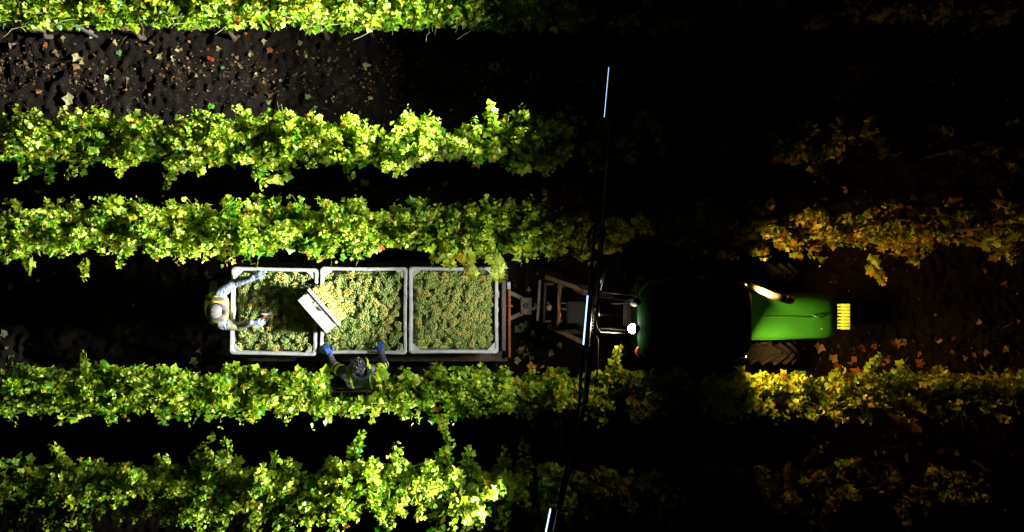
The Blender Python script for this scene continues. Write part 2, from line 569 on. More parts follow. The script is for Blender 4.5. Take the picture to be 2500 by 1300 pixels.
ROW_TEXT = {'A': 'topmost vine row', 'B': 'second vine row from the top', 'C': 'vine row just above the bins',
            'D': 'vine row just below the bins', 'E': 'bottommost vine row'}
ORD = ['first', 'second', 'third', 'fourth', 'fifth', 'sixth', 'seventh', 'eighth', 'ninth', 'tenth', 'eleventh']
VINES = {}


def build_vine(row, i, x0):
    Y = ROWS[row]
    rg = np.random.default_rng(1000 + ord(row) * 50 + i)
    autumn = float(np.clip((x0 - 0.2) / 2.0, 0, 1)) * 1.15 + 0.08
    if row == 'D': autumn *= 0.6
    P, N, T, S, K, paths = vine_leaves(x0, Y, rg, autumn, dens=(1.15 if row in 'CD' else 1.05) if x0 < 1.0 else (0.75 if row in 'CD' else 0.36), wide={'A': 1.0, 'B': 1.0, 'C': 1.0, 'D': 0.9, 'E': 1.25}[row], top={'A': 1.95, 'B': 1.95, 'C': 1.9, 'D': 1.85, 'E': 1.95}[row] - (0.35 if x0 > 1.0 and row in 'ABE' else 0.0))
    # keep the canopy out of the alley where the bins, people and tractor pass
    if row == 'C':
        lim = 0.12 if -4 < x0 < 4.5 else 0.06
        ok = (P[:, 1] > lim + rg.normal(0, 0.05, len(P))) & (P[:, 1] < 0.86 + rg.normal(0, 0.06, len(P)))
    elif row == 'D':
        lim = -1.38 if -4 < x0 < 4.5 else -1.34
        ok = (P[:, 1] < lim + rg.normal(0, 0.05, len(P))) & (P[:, 1] > -2.02 + rg.normal(0, 0.06, len(P)))
        ok &= ~((P[:, 0] > -2.52) & (P[:, 0] < -1.80) & (P[:, 1] > -1.82)) & ~((P[:, 0] >= -1.80) & (P[:, 0] < -1.45) & (P[:, 1] > -1.56))
    elif row == 'A':
        ok = P[:, 1] > 3.34 + rg.normal(0, 0.06, len(P))
    elif row == 'B':
        ok = P[:, 1] < 2.06 + rg.normal(0, 0.07, len(P))
    else:
        ok = np.ones(len(P), bool)
    P, N, T, S, K = P[ok], N[ok], T[ok], S[ok], K[ok]
    side = 'first' if i == 0 else ORD[i]
    state = 'bright yellow green' if x0 < 0.6 else ('dim' if row in 'ABE' else 'amber lit')
    root = thing('grape_vine', (x0, Y, gz(x0, Y)), f'{state} grapevine, {side} from the left in the {ROW_TEXT[row]}', 'grapevine', f'grapevines in the {ROW_TEXT[row]}')
    VINES[(row, i)] = root
    off = np.array(root.location)
    # trunk: gnarled, with two cordon arms
    t = MB()
    zb = root.location.z - 0.05
    pts = [Vector((x0 + rg.normal(0, 0.02), Y + rg.normal(0, 0.02), zb + (0.92 - zb) * k / 6)) for k in range(7)]
    t.tube(pts, [0.045, 0.036, 0.034, 0.030, 0.032, 0.030, 0.034], 9)
    t.build('trunk', M['bark'], root, smooth=True)
    for sgn in (-1, 1):
        c = MB()
        c.tube([Vector((x0 + sgn * 0.7 * k / 5, Y + rg.normal(0, 0.012), 0.90 + 0.03 * math.sin(k * 1.3) + rg.normal(0, 0.01))) for k in range(6)], [0.030, 0.026, 0.024, 0.021, 0.018, 0.012], 8)
        c.build('cordon_arm', M['bark'], root, smooth=True)
    cn = MB()
    for p in paths:
        if row == 'D' and np.any((p[:, 0] > -2.52) & (p[:, 0] < -1.6) & (p[:, 1] > -1.80)): continue
        cn.tube([Vector(q) for q in p[::3]], [0.006, 0.0055, 0.005, 0.0045, 0.004, 0.003, 0.002][:len(p[::3])], 4)
    co = cn.build('cane', M['cane'], root); co['kind'] = 'stuff'
    # the outermost leaves near the top stand as leaves of their own, the rest as one mass
    score = P[:, 2] + rg.normal(0, 0.12, len(P)) + 4.0 * S
    pick = np.argsort(-score)[:60]
    rest = np.setdiff1d(np.arange(len(P)), pick)
    v = leaf_arrays(P[rest] - off, N[rest], T[rest], S[rest], rg)
    fo = bpy.data.objects.new('foliage', leaf_mesh('foliage', v, K[rest], M['leaf']))
    fo.parent = root; fo['kind'] = 'stuff'; C.objects.link(fo)
    for j in pick:
        u = rg.integers(0, 6) if rg.random() > 0.1 + 0.25 * autumn else 6
        lo = bpy.data.objects.new('leaf', LEAF_UNITS[int(u)])
        lo.parent = root
        lo.location = Vector(P[j] - off)
        lo.rotation_mode = 'QUATERNION'
        lo.rotation_quaternion = frame_quat(N[j], T[j])
        lo.scale = (S[j],) * 3
        C.objects.link(lo)
    return root


for row in 'ABCDE':
    for i in range(11):
        build_vine(row, i, -7.05 + 1.41 * i)


def trailing_shoot(row, pts, n_leaf, size, seed, tints=(2, 3, 4, 5)):
    """A single long cane that leaves the hedge, with its own leaves."""
    rg = np.random.default_rng(seed)
    pts = [Vector(p) for p in pts]
    i = int(np.clip(round((pts[0].x + 7.05) / 1.41), 0, 10))
    root = VINES[(row, i)]
    off = Vector(root.location)
    def along(u):
        f = u * (len(pts) - 1); k = min(int(f), len(pts) - 2); return pts[k].lerp(pts[k + 1], f - k)
    m = MB(); m.tube([along(k / 8) for k in range(9)], [0.006 - 0.0005 * k for k in range(9)], 5)
    sh = m.build('shoot', M['cane'], root)
    for k in range(n_leaf):
        u = (k + 0.6) / n_leaf
        p = along(u)
        d = (along(min(1, u + 0.05)) - along(max(0, u - 0.05))).normalized()
        sd = d.cross(Vector((0, 0, 1))).normalized() * (1 if k % 2 else -1)
        s = size * (1.15 - 0.6 * u) * rg.uniform(0.8, 1.2)
        lo = bpy.data.objects.new('leaf', LEAF_UNITS[int(rg.choice(tints))])
        lo.parent = sh
        lo.location = p + sd * s * 0.25 - off
        lo.rotation_mode = 'QUATERNION'
        nr = Vector((rg.normal(0, 0.4), rg.normal(0, 0.4), 1.0)) + Vector((-0.4, 0, 0))
        lo.rotation_quaternion = frame_quat(nr, sd + d * 0.6 + Vector((0, 0, rg.normal(-0.2, 0.3))))
        lo.scale = (s,) * 3
        C.objects.link(lo)


trailing_shoot('B', [at(1206, 330, 1.75), at(1203, 290, 2.05), at(1197, 245, 2.3)], 11, 0.10, 1, (1, 5))
trailing_shoot('D', [at(1078, 1010, 1.7), at(1084, 1050, 1.6), at(1103, 1100, 1.3)], 18, 0.085, 2)
trailing_shoot('D', [at(1490, 930, 1.75), at(1500, 890, 1.9), at(1512, 845, 2.0)], 20, 0.095, 3, (2, 3, 4, 6))
trailing_shoot('D', [at(2110, 930, 1.6), at(2128, 895, 1.75), at(2150, 865, 1.85)], 15, 0.09, 4, (2, 4, 5))
trailing_shoot('D', [at(208, 925, 1.7), at(207, 890, 1.85), at(206, 860, 1.95)], 11, 0.09, 5)
trailing_shoot('C', [at(1200, 620, 1.85), at(1215, 650, 1.8), at(1218, 685, 1.7)], 17, 0.12, 6, (3, 4, 4))
trailing_shoot('C', [at(1130, 610, 1.9), at(1140, 640, 1.85), at(1160, 675, 1.8)], 18, 0.12, 7, (3, 4, 4, 6))
trailing_shoot('C', [at(1085, 610, 1.9), at(1095, 632, 1.85), at(1105, 655, 1.8)], 12, 0.11, 70, (3, 4, 4))
trailing_shoot('C', [at(210, 630, 1.7), at(206, 660, 1.6), at(207, 688, 1.5)], 10, 0.09, 8, (3, 4))
trailing_shoot('C', [at(72, 625, 1.7), at(72, 650, 1.6), at(70, 668, 1.5)], 9, 0.10, 9, (3, 4))
trailing_shoot('C', [at(2120, 640, 1.6), at(2140, 665, 1.5), at(2160, 690, 1.4)], 14, 0.10, 10, (2, 3, 6))
trailing_shoot('E', [at(1150, 1215, 1.9), at(1148, 1255, 1.85), at(1136, 1300, 1.7)], 16, 0.11, 11, (3, 4))
trailing_shoot('E', [at(860, 1120, 1.6), at(872, 1085, 1.75), at(884, 1055, 1.85)], 12, 0.10, 12, (0, 1, 5))
trailing_shoot('E', [at(1230, 1220, 1.8), at(1240, 1190, 1.9), at(1240, 1170, 1.95)], 12, 0.10, 13, (3, 4))
trailing_shoot('C', [at(560, 560, 1.8), at(564, 520, 1.95), at(560, 485, 2.05)], 12, 0.10, 14, (0, 1))
trailing_shoot('D', [at(938, 930, 1.9), at(932, 912, 1.95), at(924, 898, 1.95)], 10, 0.095, 15, (2, 3, 5))
trailing_shoot('D', [at(1380, 1010, 1.3), at(1360, 1050, 1.1), at(1378, 1088, 0.9)], 12, 0.08, 17, (0, 1))

# trellis of each row: posts and wires
for row, txt in ROW_TEXT.items():
    Y = ROWS[row]
    tr = thing('trellis', (0, Y, 0), f'thin steel trellis posts and wires inside the {txt}', 'trellis', 'trellises of the vine rows')
    for x in (-6.35, -2.12 if row not in 'D' else -3.5, 2.12, 6.35):
        MB().bar((x, Y, -0.2), (x, Y, 1.62), 0.035, 0.045).build('post', M['steel'], tr, bevel=0.004)
    for z in (0.88, 1.25, 1.55):
        MB().tube([(-8.5, Y + 0.02, z), (0, Y + 0.02, z - 0.01), (8.5, Y + 0.02, z)], 0.0018, 5).build('wire', M['steel'], tr)

# ------------------------------------------------------------------ trailer under the bins
def build_trailer():
    t = thing('trailer', (-2.0, -0.67, 0), 'low flatbed trailer with rust red front rail and drawbar under the three bins', 'trailer')
    y0, y1, x0, x1 = -1.40, 0.06, -3.98, -0.06
    n = 9; w = (y1 - y0) / n
    for k in range(n):
        MB().box(((x0 + x1) / 2 + random.uniform(-0.015, 0.015), y0 + w * (k + 0.5), 0.575), (x1 - x0, w - 0.012, 0.04)).build('deck_plank', M['deck'], t, bevel=0.005)
    for y in (y0 + 0.12, y1 - 0.12):
        MB().box(((x0 + x1) / 2, y, 0.495), (x1 - x0 - 0.1, 0.07, 0.11)).build('chassis_rail', M['rust'], t, bevel=0.008)
    for x in (x0 + 0.2, -2.7, -1.4):
        MB().box((x, (y0 + y1) / 2, 0.40), (0.07, y1 - y0 - 0.3, 0.07)).build('cross_member', M['rust'], t, bevel=0.006)
    # front rail: dark channel against the bin, rust red plate in front of it
    MB().box((-0.115, -0.70, 0.80), (0.055, 1.00, 0.40)).build('front_board', M['tan'], t, bevel=0.008)
    MB().box((-0.035, -0.80, 0.72), (0.035, 1.02, 0.26)).build('front_rail', M['rust'], t, bevel=0.006)
    MB().box((-0.045, -0.28, 0.74), (0.05, 0.10, 0.30)).build('stake_pocket', M['steel'], t, bevel=0.006)
    hitch = at(1312, 748, 0.55)
    for a in (at(1228, 706, 0.60), at(1228, 786, 0.60)):
        MB().bar(a, hitch, 0.055, 0.075).build('drawbar_beam', M['tan'], t, bevel=0.008)
    MB().box(at(1285, 748, 0.66), (0.16, 0.24, 0.012)).build('drawbar_plate', M['tan'], t, bevel=0.003)
    MB().lathe([(0.035, 0), (0.035, 0.02), (0.02, 0.03)], at(1284, 746, 0.668), (0, 0, 1), 20).build('pin', M['black'], t, smooth=False)
    MB().box(at(1237, 744, 0.66), (0.10, 0.42, 0.14)).build('winch_box', M['rust'], t, bevel=0.01)
    MB().tube([at(1232, 748, 0.78), at(1246, 747, 0.80), at(1252, 748, 0.80)], 0.014, 8).build('winch_handle', M['rust'], t, smooth=True)
    MB().tube([hitch, hitch + Vector((0.16, 0.0, 0.0))], 0.04, 12).build('coupling', M['black'], t, smooth=True)
    for x in (-2.6, -1.7):
        for y in (-1.25, -0.08):
            wheel(t, (x, y, 0.30), 0.30, 0.16, M['rubber'], M['tan'], 0)
    return t


def wheel(parent, c, r, w, tyre_mat, rim_mat, lugs, side=1):
    """Wheel on a y axle: tyre, rim, hub and, on a tractor, chevron lugs."""
    c = Vector(c)
    prof = [(r * 0.58, -w * 0.42), (r * 0.80, -w * 0.50), (r * 0.94, -w * 0.46), (r * 0.985, -w * 0.32), (r, 0), (r * 0.985, w * 0.32), (r * 0.94, w * 0.46), (r * 0.80, w * 0.50), (r * 0.58, w * 0.42)]
    wr = bpy.data.objects.new('wheel', None); wr.parent = parent; C.objects.link(wr)
    ty = MB().lathe(prof + prof[:1], c, (0, 1, 0), 40, cap=False).build('tyre', tyre_mat, wr, smooth=True)
    MB().lathe([(0.02, -w * 0.2), (r * 0.35, -w * 0.25), (r * 0.52, -w * 0.40), (r * 0.60, -w * 0.43), (r * 0.60, w * 0.43), (r * 0.52, w * 0.40), (r * 0.35, w * 0.25), (0.02, w * 0.2)], c, (0, 1, 0), 32).build('rim', rim_mat, wr, smooth=False)
    if lugs:
        m = MB()
        for k in range(lugs):
            for s in (-1, 1):
                a0 = 2 * math.pi * (k + (0.5 if s > 0 else 0)) / lugs
                pts = []
                for q in range(4):
                    f = q / 3
                    a = a0 + f * 0.42
                    y = s * (0.02 + (w * 0.46) * f)
                    rr = r * (1.0 - 0.05 * f * f) + 0.012
                    pts.append(c + Vector((rr * math.cos(a), y, rr * math.sin(a))))
                for q in range(3):
                    m.bar(pts[q], pts[q + 1], 0.045, 0.05)
        lg = m.build('tread_lugs', M['tread'], wr); lg['kind'] = 'stuff'
    return wr


trailer = build_trailer()

# ------------------------------------------------------------------ harvest bins
RIM = 1.35


def build_bin(cx, cy, lx, ly, rot, label):
    b = thing('harvest_bin', (cx, cy, 0.597), label, 'bin', 'white harvest bins on the trailer')
    q = Matrix.Rotation(rot, 3, 'Z')
    o = Vector((cx, cy, 0))
    hx, hy = lx / 2, ly / 2
    T = 0.045                                             # rim width
    def P(x, y, z): return o + q @ Vector((x, y, 0)) + Vector((0, 0, z))
    def ring(h1, h2, z, n=9, rr=0.05, wob=0.0):
        pts = []
        cs = [(h1 - rr, h2 - rr, 0), (-h1 + rr, h2 - rr, 90), (-h1 + rr, -h2 + rr, 180), (h1 - rr, -h2 + rr, 270)]
        for k, (ax, ay, a0) in enumerate(cs):
            for j in range(5):
                a = R(a0 + 90 * j / 4); pts.append((ax + rr * math.cos(a), ay + rr * math.sin(a)))
            nx_, ny_, na = cs[(k + 1) % 4]
            a = R(a0 + 90)
            s = (ax + rr * math.cos(a), ay + rr * math.sin(a)); e = (nx_ + rr * math.cos(a), ny_ + rr * math.sin(a))
            for j in range(1, n):
                f = j / n
                bow = wob * math.sin(math.pi * f)
                pts.append((s[0] + (e[0] - s[0]) * f + math.cos(a) * bow, s[1] + (e[1] - s[1]) * f + math.sin(a) * bow))
        return [P(x, y, z) for x, y in pts]
    # rim: a rounded hollow lip
    m = MB()
    w1 = random.uniform(-0.008, 0.006)
    rings = [ring(hx - 0.010, hy - 0.010, RIM - 0.060, wob=w1), ring(hx, hy, RIM - 0.055, wob=w1), ring(hx, hy, RIM - 0.010, wob=w1), ring(hx - 0.010, hy - 0.010, RIM, wob=w1),
             ring(hx - T + 0.008, hy - T + 0.008, RIM - 0.002, wob=w1), ring(hx - T, hy - T, RIM - 0.012, wob=w1), ring(hx - T - 0.003, hy - T - 0.003, RIM - 0.10, wob=w1)]
    m.loft(rings, cap=False)
    m.build('rim', M['bin'], b, smooth=False)
    # four walls with pressed ribs, floor, runners
    for sx, sy in ((1, 0), (-1, 0), (0, 1), (0, -1)):
        w = MB()
        if sx:
            w.box(P(sx * (hx - 0.035), 0, 0.99), (0.03, ly - 0.10, 0.62), q)
            for k in range(5): w.box(P(sx * (hx - 0.012), -hy + 0.18 + k * (ly - 0.36) / 4, 0.98), (0.02, 0.06, 0.58), q)
        else:
            w.box(P(0, sy * (hy - 0.035), 0.99), (lx - 0.04, 0.03, 0.62), q)
            for k in range(5): w.box(P(-hx + 0.18 + k * (lx - 0.36) / 4, sy * (hy - 0.012), 0.98), (0.06, 0.02, 0.58), q)
        w.build('wall', M['bin'], b, bevel=0.004)
    MB().box(P(0, 0, 0.70), (lx - 0.1, ly - 0.1, 0.03), q).build('floor', M['bin'], b)
    for k in (-1, 0, 1):
        MB().box(P(0, k * (hy - 0.12), 0.64), (lx - 0.06, 0.12, 0.085), q).build('runner', M['bin'], b, bevel=0.008)
    for sx in (-1, 1):
        for sy in (-1, 1):
            g = MB()
            i1, i2 = hx - T + 0.004, hy - T + 0.004
            tri = [(sx * i1, sy * i2), (sx * (i1 - 0.125), sy * i2), (sx * i1, sy * (i2 - 0.125))]
            g.add([P(x, y, RIM - 0.016) for x, y in tri] + [P(x, y, RIM - 0.05) for x, y in tri], [(0, 1, 2), (3, 5, 4), (0, 3, 4, 1), (1, 4, 5, 2), (2, 5, 3, 0)])
            g.build('corner_gusset', M['bin'], b)
    for sx in (-1, 1):
        MB().box(P(sx * (hx + 0.004), 0.22 * sx, RIM - 0.035), (0.012, 0.10, 0.045), q).build('label_plate', M['steel'], b, bevel=0.003)
    return b, q


BINS = []
for cx, cy, lx, ly, rot, txt, key in (
        (at(668, 761, RIM).x, at(668, 761, RIM).y, 1.195, 1.205, R(-1.2), 'white harvest bin full of grapes under the stretched arms of the capped worker', 'left'),
        (at(887, 759, RIM).x, at(887, 759, RIM).y, 1.20, 1.20, R(-0.3), 'white plastic harvest bin full of grapes in the middle, tipped tub at its rim', 'middle'),
        (at(1107, 758, RIM).x, at(1107, 758, RIM).y, 1.235, 1.195, R(0.0), 'white plastic harvest bin full of darker grapes, nearest the tractor', 'right')):
    b, q = build_bin(cx, cy, lx, ly, rot, txt)
    BINS.append((cx, cy, lx, ly, q, key))

# ------------------------------------------------------------------ grapes
def ico(sub):
    bm = bmesh.new(); bmesh.ops.create_icosphere(bm, subdivisions=sub, radius=1.0)
    v = np.array([x.co[:] for x in bm.verts]); f = np.array([[y.index for y in x.verts] for x in bm.faces]); bm.free()
    return v, f


ICO1, ICO2 = ico(1), ico(2)


def bunch_points(rg, n=46, L=0.15, Rw=0.048):
    t = (np.arange(n) + 0.5) / n
    a = np.arange(n) * 2.399963 + rg.uniform(0, 6)
    prof = Rw * np.sqrt(np.clip(np.sin(math.pi * np.clip(t * 0.9 + 0.12, 0, 1)), 0.05, 1)) * (1.1 - 0.45 * t)
    rr = prof * rg.uniform(0.75, 1.1, n)
    p = np.stack([(t - 0.5) * L, rr * np.cos(a), rr * np.sin(a)], -1) + rg.normal(0, 0.004, (n, 3))
    s = rg.uniform(0.0088, 0.0122, n)
    return p, s


def berries(p, s, base):
    v, f = base
    V = p[:, None, :] + v[None] * s[:, None, None]
    F = f[None] + (np.arange(len(p)) * len(v))[:, None, None]
    return V.reshape(-1, 3), F.ravel()


BUNCH = []
for k in range(6):
    rg = np.random.default_rng(300 + k)
    p, s = bunch_points(rg, n=int(rg.integers(46, 62)), L=rg.uniform(0.085, 0.125), Rw=rg.uniform(0.044, 0.054))
    V, F = berries(p, s, ICO2)
    BUNCH.append(mesh_np('grape_bunch', V, F, 3, M['grape'], smooth=True))
WHERE = {'left': 'in the bin farthest from the tractor', 'middle': 'in the middle bin', 'right': 'in the bin nearest the tractor'}
for cx, cy, lx, ly, q, key in BINS:
    rg = np.random.default_rng(500 + len(key))
    def fill_z(x, y):
        e = np.minimum(lx / 2 - np.abs(x), ly / 2 - np.abs(y))
        return RIM - 0.075 + 0.035 * np.clip(e / 0.4, 0, 1) + 0.07 * (vnoise(np.array([x + cx]), np.array([y]), 77, 4.0)[0] - 0.5)
    nb = 10
    for i in range(nb):
        for j in range(nb):
            x = (i + 0.5 + rg.uniform(-0.35, 0.35)) / nb * (lx - 0.16) - (lx - 0.16) / 2
            y = (j + 0.5 + rg.uniform(-0.35, 0.35)) / nb * (ly - 0.16) - (ly - 0.16) / 2
            w = q @ Vector((x, y, 0))
            o = bpy.data.objects.new('grape_bunch', BUNCH[int(rg.integers(0, 6))])
            o.location = (cx + w.x, cy + w.y, fill_z(x, y) + rg.uniform(-0.015, 0.02))
            o.rotation_euler = Euler((rg.uniform(0, 6.28), rg.uniform(-0.5, 0.5), rg.uniform(0, 6.28)))
            o.scale = (rg.uniform(0.82, 1.08),) * 3
            C.objects.link(o)
            tag(o, f'small bunch of pale green grapes on top {WHERE[key]}', 'grapes', f'grape bunches {WHERE[key]}')
    VV, FF, k0 = [], [], 0
    for k in range(190):
        x = rg.uniform(-1, 1) * (lx / 2 - 0.10); y = rg.uniform(-1, 1) * (ly / 2 - 0.10)
        p, s = bunch_points(rg, n=30, L=0.11, Rw=0.048)
        r3 = np.array(Euler((rg.uniform(0, 6.28), rg.uniform(-0.6, 0.6), rg.uniform(0, 6.28))).to_matrix())
        w = q @ Vector((x, y, 0))
        p = p @ r3.T + np.array([w.x, w.y, fill_z(x, y) - 0.035 - 0.597 + rg.uniform(-0.02, 0.02)])
        V, F = berries(p, s, ICO1)
        VV.append(V); FF.append(F + k0); k0 += len(V)
    # the packed grapes beneath: a bumpy bed reaching the bin walls
    po = bpy.data.objects.new('grapes_heap', mesh_np('grapes_heap', np.vstack(VV), np.concatenate(FF), 3, M['grape'], smooth=True))
    po.location = (cx, cy, 0.597)
    C.objects.link(po)
    tag(po, f'packed pale green grapes beneath the top bunches {WHERE[key]}', 'grapes', kind='stuff')
    gx = np.linspace(-lx / 2 + 0.058, lx / 2 - 0.058, 30); gy = np.linspace(-ly / 2 + 0.058, ly / 2 - 0.058, 30)
    vs, fs = [], []
    for x in gx:
        for y in gy:
            w = q @ Vector((x, y, 0)); vs.append((w.x, w.y, fill_z(x, y) - 0.075 - 0.597))
    for i in range(29):
        for j in range(29): fs += [i * 30 + j, (i + 1) * 30 + j, (i + 1) * 30 + j + 1, i * 30 + j + 1]
    bed = bpy.data.objects.new('grapes_bed', mesh_np('grapes_bed', np.array(vs), np.array(fs), 4, M['grape'], smooth=True))
    bed.parent = po; bed['kind'] = 'stuff'; C.objects.link(bed)


# ------------------------------------------------------------------ tipped picking tub
def build_lug():
    c = at(778, 762, 1.50)
    a = Vector((0.66, -0.75, 0)).normalized(); p = Vector((0.75, 0.66, 0)).normalized(); z = Vector((0, 0, 1))
    th = R(101)
    n = z * math.cos(th) + p * math.sin(th); w = p * math.cos(th) - z * math.sin(th)
    L, W, H = 0.63, 0.38, 0.23
    t = thing('picking_tub', tuple(c), 'white plastic picking tub tipped over on the bin rims, spilling yellow grapes', 'tub')
    def P(x, y, h): return c + a * x + w * y + n * h
    def rect(l, ww, h, rr=0.035):
        pts = []
        for ax, ay, a0 in ((l - rr, ww - rr, 0), (-l + rr, ww - rr, 90), (-l + rr, -ww + rr, 180), (l - rr, -ww + rr, 270)):
            for j in range(5):
                an = R(a0 + 90 * j / 4); pts.append(P(ax + rr * math.cos(an), ay + rr * math.sin(an), h))
        return pts
    b0, b1 = (L / 2 - 0.045, W / 2 - 0.045), (L / 2 - 0.012, W / 2 - 0.012)
    MB().loft([rect(b0[0], b0[1], -H / 2), rect(b1[0], b1[1], H / 2), rect(b1[0] - 0.008, b1[1] - 0.008, H / 2), rect(b0[0] - 0.006, b0[1] - 0.006, -H / 2 + 0.008)], cap=True).build('shell', M['lug'], t)
    MB().loft([rect(L / 2 - 0.006, W / 2 - 0.006, H / 2 - 0.040), rect(L / 2 + 0.006, W / 2 + 0.006, H / 2 - 0.036), rect(L / 2 + 0.008, W / 2 + 0.008, H / 2), rect(L / 2 - 0.008, W / 2 - 0.008, H / 2 + 0.005), rect(L / 2 - 0.018, W / 2 - 0.018, H / 2)], cap=False).build('rim', M['lug'], t)
    for s in (-1, 1):
        rr = Matrix((a, w, n)).transposed()
        MB().box(P(0, s * (W / 2 - 0.030), -0.050), (L - 0.06, 0.030, 0.125), rr).build('side_panel', M['lug'], t, bevel=0.008)
        hs = MB(); hs.bar(P(-0.04, s * (W / 2 - 0.008), H / 2 - 0.075), P(0.04, s * (W / 2 - 0.008), H / 2 - 0.075), 0.012, 0.03)
        hs.build('hand_grip', M['steel'], t, bevel=0.003)
    rg = np.random.default_rng(9)
    for i in range(6):
        for j in range(6):
            x = (i + 0.5) / 6 * (L - 0.10) - (L - 0.10) / 2; y = (min(j, 4) + 0.5) / 5 * (W - 0.06) - (W - 0.06) / 2
            pos = P(x + rg.uniform(-0.02, 0.02), y + rg.uniform(-0.02, 0.02), H / 2 + 0.01 + 0.03 * j + rg.uniform(-0.02, 0.03) + (0.05 if j == 5 else 0))
            o = bpy.data.objects.new('grape_bunch', BUNCH_Y[int(rg.integers(0, 3))])
            o.location = pos; o.rotation_euler = Euler((rg.uniform(0, 6.28), rg.uniform(-0.6, 0.6), rg.uniform(0, 6.28)))
            C.objects.link(o)
            tag(o, 'bright yellow green grape bunch spilling from the tipped white tub', 'grapes', 'grape bunches in the tipped tub')
    # packed grapes beneath them
    VV, FF, k0 = [], [], 0
    for k in range(30):
        pp, s = bunch_points(rg, n=30)
        r3 = np.array(Euler((rg.uniform(0, 6.28), rg.uniform(0, 6.28), 0)).to_matrix())
        pos = P(rg.uniform(-1, 1) * (L / 2 - 0.08), rg.uniform(-1, 1) * (W / 2 - 0.08), rg.uniform(0.0, H / 2 - 0.05))
        V, F = berries(pp @ r3.T + np.array(pos), s, ICO1)
        VV.append(V); FF.append(F + k0); k0 += len(V)
    po = bpy.data.objects.new('grapes_heap', mesh_np('grapes_heap', np.vstack(VV), np.concatenate(FF), 3, M['grape_y'], smooth=True))
    C.objects.link(po)
    tag(po, 'packed yellow green grapes filling the tipped white tub', 'grapes', kind='stuff')


gy_ = M['grape'].copy(); gy_.name = 'ripe_yellow_grape_skin'
for nd in gy_.node_tree.nodes:
    if nd.type == 'VALTORGB':
        for e, cc in zip(nd.color_ramp.elements, ((0.22, 0.22, 0.03), (0.38, 0.36, 0.07), (0.46, 0.42, 0.09), (0.50, 0.40, 0.07), (0.46, 0.28, 0.04))):
            e.color = cc + (1,)
M['grape_y'] = gy_
BUNCH_Y = []
for k in range(3):
    me = BUNCH[k].copy(); me.materials.clear(); me.materials.append(gy_); BUNCH_Y.append(me)
build_lug()


# ------------------------------------------------------------------ people
def capsule(m, a, b, ra, rb, n=14):
    a, b = Vector(a), Vector(b)
    d = (b - a); L = max(d.length, 1e-4); t = d / L
    up = Vector((0, 0, 1)) if abs(t.z) < 0.9 else Vector((1, 0, 0))
    x = up.cross(t).normalized(); y = t.cross(x)
    rings = []
    for k in range(5):
        an = math.pi / 2 * (1 - k / 4); rings.append((a - t * ra * math.sin(an), max(ra * math.cos(an), 1e-4)))
    for k in range(5):
        an = math.pi / 2 * k / 4; rings.append((b + t * rb * math.sin(an), max(rb * math.cos(an), 1e-4)))
    m.loft([[c + (x * math.cos(2 * math.pi * j / n) + y * math.sin(2 * math.pi * j / n)) * r for j in range(n)] for c, r in rings], cap=True)


def hand(prims, wrist, direction, palm_n, thumb_side, tagname, curl=0.35, spread=0.12, size=1.0, thumb_out=0.7):
    """Palm, four fingers of unequal length in three bent segments, and a thumb from the side of the palm."""
    w = Vector(wrist); d = Vector(direction).normalized(); n = Vector(palm_n); n = (n - d * n.dot(d)).normalized()
    s = d.cross(n).normalized() * thumb_side
    L = 0.095 * size
    for k in (-0.9, -0.3, 0.3, 0.9):
        prims.append((tagname, w + s * 0.020 * k * size, w + d * L + s * 0.030 * k * size, 0.017 * size, 0.013 * size))
    for k, ln in ((0.95, 0.070), (0.32, 0.080), (-0.32, 0.074), (-0.95, 0.058)):
        base = w + d * L * 0.95 + s * 0.031 * k * size
        dd = (d + s * spread * k).normalized(); ang = 0.15
        seg = [0.46, 0.31, 0.23]; rad = [0.0105, 0.0095, 0.0085, 0.0075]
        p = base
        for i in range(3):
            ang += curl
            v = dd * math.cos(ang) - n * math.sin(ang)
            q_ = p + v * ln * seg[i] * size * 1.15
            prims.append((tagname, p, q_, rad[i] * size, rad[i + 1] * size)); p = q_
    tb = w + d * L * 0.30 + s * 0.030 * size
    v1 = (d * 0.75 + s * thumb_out - n * 0.25).normalized(); q1 = tb + v1 * 0.045 * size
    v2 = (d * 0.95 + s * thumb_out * 0.5 - n * 0.35).normalized(); q2 = q1 + v2 * 0.035 * size
    prims.append((tagname, tb, q1, 0.014 * size, 0.0115 * size)); prims.append((tagname, q1, q2, 0.0115 * size, 0.009 * size))


